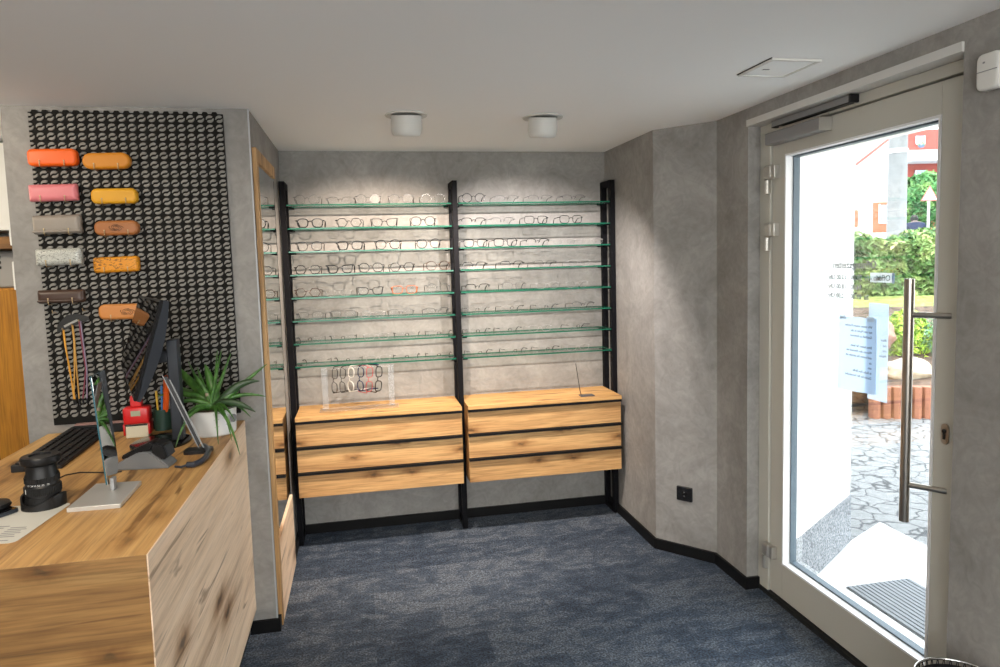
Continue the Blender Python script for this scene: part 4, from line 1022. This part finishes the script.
def ell(rx, ry, rz, fill=.35):
    def f():
        d = V((random.gauss(0, 1), random.gauss(0, 1), random.gauss(0, 1))).normalized(); k = 1-fill*random.random()**2
        k *= 1+.12*math.sin(5*d.x+3*d.z)*math.cos(4*d.y+2*d.z); return V((d.x*rx*k, d.y*ry*k, d.z*rz*k)), d
    return f
class FB:  # bmesh wrapper flag for leaves
    pass
def leaf_obj(name, n, fn, size, mat, parent=None, flatness=.5):
    bm = BM(); foliage2(bm, n, fn, size, flatness); me = bpy.data.meshes.new(name); bm.to_mesh(me); bm.free(); me.materials.append(mat); o = bpy.data.objects.new(name, me); COL.objects.link(o)
    if parent: o.parent = parent
    return o
def foliage2(bm, n, fn, size, flatness):
    for _ in range(n):
        c, out = fn(); a = V((random.gauss(0, 1), random.gauss(0, 1), random.gauss(0, 1))); nn = (out+a*flatness).normalized()
        t1 = nn.cross(V((random.random()-.5, random.random()-.5, random.random()-.5))).normalized(); t2 = nn.cross(t1); s = size*random.uniform(.6, 1.3)
        q = [c+t1*s*x+t2*s*y*.55+nn*s*zz for x, y, zz in ((-1, 0, -.1), (-.2, .8, .12), (1, 0, -.15), (-.2, -.8, .12))]
        bm.faces.new([bm.verts.new(v) for v in q])
HEDGE = leafmat('hedge leaves', [(.02, .07, .015), (.09, .19, .04), (.24, .33, .10), (.46, .44, .19)], 3.5, .6); CORE = plain('dark twigs', (.02, .035, .012), .95)
hc = at(905, 262, 10.3)
t = thing('hedge', 'tall leafy green hedge across the garden behind the door glass', 'hedge', hc, math.atan2(gd.y, gd.x))
def hedge_fn():
    x = random.uniform(-1.6, 1.5); u_ = random.random()
    z = random.uniform(-.75, .34)+.07*math.sin(x*5); th = .38*(1+.25*math.sin(x*7+z*5)); 
    if u_ < .68: return V((x, -th*random.uniform(.75, 1.05), z)), V((0, -1, .35))
    if u_ < .94: return V((x, random.uniform(-th, th), .31+.08*math.sin(x*5)+random.uniform(-.03, .1))), V((0, -.4, 1))
    return V((x, th, z)), V((0, 1, .2))
leaf_obj('foliage', 9000, hedge_fn, .062, HEDGE, t, .6)
bm = BM(); box(bm, -1.6, 1.5, -.25, .25, -.8, .27); obj('core', bm, CORE, t)
YS = leafmat('yellow green leaves', [(.10, .20, .02), (.25, .40, .03), (.42, .50, .06)], 10, .6); SP = leafmat('pale spruce', [(.06, .17, .08), (.18, .33, .18), (.34, .46, .28)], 14, .7)
t = thing('shrub', 'yellow green shrub in the garden bed left of the pale spruce', 'shrub', at(905, 340, 8.1)); leaf_obj('foliage', 1700, ell(.33, .28, .37), .035, YS, t); bm = BM(); tube(bm, [(0, 0, -.62), (0, 0, .1)], .02, 6); obj('stem', bm, CORE, t)
t = thing('dwarf_spruce', 'pale green dwarf spruce in the garden bed at the right', 'shrub', at(946, 336, 7.9)); leaf_obj('foliage', 1700, ell(.26, .24, .27), .022, SP, t); bm = BM(); tube(bm, [(0, 0, -.60), (0, 0, .1)], .02, 6); obj('stem', bm, CORE, t)
# street beyond the hedge
rh = V((CR.x, CR.y, 0)).normalized(); fh = V((CF.x, CF.y, 0)).normalized(); az = math.atan2(rh.y, rh.x)
p = at(896, 245, 14); t = thing('concrete_pole', 'pale concrete pole standing behind the hedge', 'pole', (p.x, p.y, .98))
bm = BM(); tube(bm, [(0, 0, -.27), (0, 0, 3.9)], [.185, .165], 24); soft(obj('shaft', bm, plain('pale concrete', (.20, .21, .21), .85, noise=.1, nscale=9), t)); bm = BM(); tube(bm, [(0, 0, 2.62), (0, 0, 2.70)], .182, 24); obj('band', bm, RENDER_W, t)
p = at(922, 250, 26); t = thing('street_tree', 'round green street tree behind the warning sign', 'tree', (p.x, p.y, .95))
bm = BM(); tube(bm, [(-.35, 0, -.24), (-.35, 0, 1.0), (-.28, 0, 1.7)], [.1, .085, .07], 8); tube(bm, [(-.3, 0, 1.3), (.3, .1, 2.2)], [.05, .03], 6); obj('trunk', bm, plain('bark', (.10, .07, .05), .9), t)
tf = leaf_obj('foliage', 5200, ell(1.15, 1.1, .98), .11, leafmat('street tree leaves', [(.02, .10, .03), (.06, .20, .05), (.17, .30, .08)], 2.2, .6), t, .6); tf.location = (.02, 0, 2.52)
p = at(927.5, 250, 17); t = thing('warning_sign', 'white triangular warning sign with red border on a post', 'road sign', (p.x, p.y, .98), az)
bm = BM(); tube(bm, [(0, 0, -.27), (0, 0, 1.9)], .03, 10); obj('post', bm, ALU, t)
def tri(k): return [(-.22*k, 1.85+.125*(1-k)), (.22*k, 1.85+.125*(1-k)), (0, 1.85+.375*k+.125*(1-k))]
bm = BM(); extr(bm, [(x, -.035, z) for x, z in tri(1)], (0, .004, 0)); bd = obj('border', bm, plain('sign red', (.50, .10, .09), .5), t)
bm = BM(); extr(bm, [(x, -.037, z) for x, z in tri(.78)], (0, .0018, 0)); obj('face', bm, SIGNW, bd)
# person in navy jacket
p = at(915, 250, 19); pr0 = V((p.x, p.y, .93))
t = thing('person', 'person in a navy jacket walking on the street behind the hedge', 'person', pr0, az+PI-.3)
def skin(name, verts, edges, radii, mat, lev=2):
    me = bpy.data.meshes.new(name); me.from_pydata(verts, edges, []); o = bpy.data.objects.new(name, me); COL.objects.link(o)
    sk = o.modifiers.new('skin', 'SKIN'); sk.use_smooth_shade = True
    for v, r in zip(me.skin_vertices[0].data, radii): v.radius = (r, r) if not isinstance(r, tuple) else r
    me.skin_vertices[0].data[0].use_root = True
    sb = o.modifiers.new('s', 'SUBSURF'); sb.levels = lev; sb.render_levels = lev
    bpy.context.view_layer.update(); m2 = bpy.data.meshes.new_from_object(o.evaluated_get(bpy.context.evaluated_depsgraph_get())); bpy.data.objects.remove(o)
    o = bpy.data.objects.new(name, m2); COL.objects.link(o); m2.materials.clear(); m2.materials.append(mat)
    for q in m2.polygons: q.use_smooth = True
    return o
sv = [(0, 0, .95), (0, 0, 1.15), (0, -.03, 1.36), (0, -.06, 1.47), (0, -.12, 1.49), (0, -.17, 1.55),
      (.19, -.04, 1.38), (.24, -.02, 1.12), (.23, -.12, .88), (.23, -.16, .78), (-.19, -.04, 1.38), (-.25, .02, 1.12), (-.24, -.06, .88), (-.24, -.09, .78),
      (.09, 0, .88), (.10, -.1, .50), (.10, .02, .08), (.10, -.12, .04), (-.09, 0, .88), (-.10, .06, .50), (-.10, .2, .10), (-.10, .08, .04)]
se = [(0, 1), (1, 2), (2, 3), (3, 4), (4, 5), (2, 6), (6, 7), (7, 8), (8, 9), (2, 10), (10, 11), (11, 12), (12, 13), (0, 14), (14, 15), (15, 16), (16, 17), (0, 18), (18, 19), (19, 20), (20, 21)]
sr = [.15, .14, .15, .06, .085, .09, .065, .05, .04, .035, .065, .05, .04, .035, .09, .065, .045, .04, .09, .065, .045, .04]
o = skin('body', sv, se, sr, plain('skin and trousers', (.12, .09, .08), .7)); o.parent = t
jv = [(0, 0, .88), (0, 0, 1.15), (0, -.03, 1.36), (0, -.05, 1.45), (.19, -.04, 1.38), (.24, -.02, 1.12), (.23, -.12, .88), (-.19, -.04, 1.38), (-.25, .02, 1.12), (-.24, -.06, .88)]
je = [(0, 1), (1, 2), (2, 3), (2, 4), (4, 5), (5, 6), (2, 7), (7, 8), (8, 9)]
o = skin('jacket', jv, je, [.19, .175, .18, .085, .085, .07, .06, .085, .07, .06], plain('navy cloth', (.006, .014, .042), .9)); o.parent = t
bm = BM(); bmesh.ops.create_uvsphere(bm, u_segments=16, v_segments=12, radius=.108); bmesh.ops.scale(bm, vec=(.9, 1, 1.05), verts=bm.verts[:]); bmesh.ops.translate(bm, verts=bm.verts[:], vec=(0, -.14, 1.56)); soft(obj('hair', bm, plain('dark hair', (.012, .010, .009), .8), t))
# houses
ORW = plain('orange render', (.46, .13, .065), .85); RDW = plain('red brown render', (.28, .06, .045), .85); PANEB = plain('window pane blue grey', (.30, .40, .52), .15); ROOFB = plain('blue grey roof', (.16, .21, .26), .8)
def house_frame(name, label, px, D, zb=.9): 
    p = at(px, 250, D); return thing(name, label, 'house', (p.x, p.y, zb), az), D, px
def hx(px, D, px0): return (px-px0)/CAM_F*D
def hz(py, D, zb=.9, px=900): return at(px, py, D).z-zb
t, D, p0 = house_frame('house', 'white gabled house with red roof edge behind the hedge', 866, 30)
X = lambda px: hx(px, D, p0); Z = lambda py: hz(py, D)
bm = BM(); extr(bm, [(X(800), 0, -.2), (X(893), 0, -.2), (X(893), 0, Z(135)), (X(848), 0, Z(168)), (X(800), 0, Z(205))], (0, 7, 0)); obj('wall', bm, RENDER_W, t)
bm = BM(); extr(bm, [(X(796), -.25, Z(208)), (X(894), -.25, Z(134.5)), (X(894), -.25, Z(132.5)), (X(796), -.25, Z(206))], (0, .25, 0)); obj('roof_edge', bm, plain('red verge', (.50, .10, .08), .8), t)
for a, b_, c, d_ in ((853, 857, 209, 226), (872, 886, 202, 232)):
    bm = BM(); box(bm, X(a), X(b_), -.06, -.001, Z(d_), Z(c)); obj('orange_panel', bm, ORW, t)
bm = BM(); box(bm, X(878), X(885), -.1, -.061, Z(221), Z(205)); wn = obj('window', bm, PANEB, t)
bm = BM(); box(bm, X(877), X(878), -.12, -.061, Z(222), Z(204)); box(bm, X(885), X(886), -.12, -.061, Z(222), Z(204)); box(bm, X(881.2), X(882), -.12, -.101, Z(221), Z(205)); box(bm, X(877), X(886), -.12, -.061, Z(223), Z(221.5)); obj('window_frame', bm, RENDER_W, wn)
t, D, p0 = house_frame('house', 'house with blue grey roof showing above the white gable', 860, 38)
X = lambda px: hx(px, D, p0); Z = lambda py: hz(py, D)
bm = BM(); box(bm, X(815), X(872), 0, 3, -.2, Z(160)); obj('wall', bm, RENDER_W, t)
bm = BM(); extr(bm, [(X(812), -.3, Z(163)), (X(850), -.3, Z(160)), (X(870), -.3, Z(147)), (X(830), -.3, Z(143))], (0, 3.5, 0)); obj('roof', bm, ROOFB, t)
t, D, p0 = house_frame('house', 'red and white balcony house behind the street tree', 930, 32)
X = lambda px: hx(px, D, p0); Z = lambda py: hz(py, D)
bm = BM(); box(bm, X(907), X(985), 1.2, 4, -.2, Z(95)); obj('wall', bm, RENDER_W, t)
bm = BM(); box(bm, X(916), X(980), 1.12, 1.199, Z(148), Z(128)); obj('red_panel', bm, RDW, t)
bm = BM(); box(bm, X(916), X(980), 1.12, 1.199, Z(186), Z(162)); obj('red_panel', bm, RDW, t)
bm = BM(); box(bm, X(912), X(985), 1.12, 1.199, Z(236), Z(200)); obj('orange_panel', bm, ORW, t)
for a, b_, c, d_ in ((927, 936, 134.5, 142), (927, 938, 169, 178)):
    bm = BM(); box(bm, X(a), X(b_), 1.05, 1.119, Z(d_), Z(c)); wn = obj('window', bm, PANEB, t)
    bm = BM()
    for q in (a, b_-.8): box(bm, X(q), X(q+.8), 1.02, 1.0495, Z(d_), Z(c))
    box(bm, X(a), X(b_), 1.02, 1.0495, Z(d_+.8), Z(d_)); obj('window_frame', bm, RENDER_W, wn)
bm = BM(); box(bm, X(911), X(985), .0, 1.11, Z(161), Z(155)); obj('balcony', bm, plain('pale balcony', (.62, .66, .72), .8), t)
bm = BM(); box(bm, X(909.5), X(985), -.08, 1.11, Z(162.5), Z(161)); obj('balcony_slab', bm, plain('grey slab', (.36, .38, .40), .8), t)
p = at(921.5, 144.5, 31); t2 = thing('flower_basket', 'blue basket of yellow flowers on the upper balcony of the red house', 'flower basket', p)
bm = BM(); lathe(bm, [(0, -.14), (.09, -.13), (.15, -.04), (.15, 0), (0, 0)], 16, cap=False); obj('basket', bm, plain('blue basket', (.12, .18, .3), .7), t2); leaf_obj('flowers', 160, ell(.16, .16, .1), .035, YS, t2)

# ------------------------------------------------------------------ light
W = bpy.data.worlds.new('sky'); S.world = W; W.use_nodes = True; n = W.node_tree; bg = n.nodes['Background']
tc = n.nodes.new('ShaderNodeTexCoord'); sp = n.nodes.new('ShaderNodeSeparateXYZ'); L(n, tc.outputs['Generated'], sp.inputs[0])
r = ramp(n, [(.48, (.55, .55, .54)), (.52, (1, 1, 1)), (.9, (.78, .88, 1))]); mr = n.nodes.new('ShaderNodeMapRange'); mr.inputs['From Min'].default_value = -1; L(n, sp.outputs['Z'], mr.inputs['Value']); L(n, mr.outputs[0], r.inputs['Fac'])
L(n, r.outputs['Color'], bg.inputs['Color']); bg.inputs['Strength'].default_value = 7.6
def light(kind, name, loc, energy, col, target=None, **k):
    d = bpy.data.lights.new(name, kind); d.energy = energy; d.color = col
    for a, v in k.items(): setattr(d, a, v)
    o = bpy.data.objects.new(name, d); COL.objects.link(o); o.location = loc
    if target is not None: o.rotation_euler = (V(target)-V(loc)).to_track_quat('-Z', 'Y').to_euler()
    return o
sun = light('SUN', 'sun', (6, 2, 8), 4.2, (1, .97, .92), (5, 4.5, 0), angle=math.radians(25))
sun.rotation_euler = V((.35, .45, -1)).to_track_quat('-Z', 'Y').to_euler()
light('SPOT', 'spot_lamp_left', (.248, 3.352, 2.285), 165, (1, .82, .67), (.1, 4.40, .95), spot_size=math.radians(104), spot_blend=.6, shadow_soft_size=.016)
light('SPOT', 'spot_lamp_right', (.917, 3.362, 2.285), 130, (1, .91, .86), (1.02, 4.40, .95), spot_size=math.radians(104), spot_blend=.6, shadow_soft_size=.016)
for x, y, e in ((-.5, -1.9, 78), (1.0, -1.9, 112), (-2.3, -1.8, 26)):
    light('POINT', 'fill_light', (x, y, 1.75), e, (1, .965, .92), shadow_soft_size=.5)  # unseen fill lights added behind the camera to brighten ceiling and walls
light('SPOT', 'counter_spot', (-1.9, 2.35, 2.36), 30, (1, .87, .68), (-1.45, 3.3, 1.7), spot_size=math.radians(110), spot_blend=.8, shadow_soft_size=.05)
light('AREA', 'ceiling_lamp', (-1.0, 1.5, 2.38), 16, (1, .86, .68), (-1.0, 1.5, 0), shape='DISK', size=.3)
light('POINT', 'nook_lamp', (-2.4, 3.3, 2.1), 14, (1, .88, .7), shadow_soft_size=.1)

S.view_settings.view_transform = 'Standard'; S.view_settings.look = 'None'; S.view_settings.gamma = 1; S.view_settings.exposure = 0
S.view_settings.use_curve_mapping = False
S.cycles.use_denoising = True
S.cycles.max_bounces = 10; S.cycles.diffuse_bounces = 5; S.cycles.transparent_max_bounces = 48; S.cycles.glossy_bounces = 6
S.cycles.sample_clamp_indirect = 5; S.cycles.sample_clamp_direct = 8
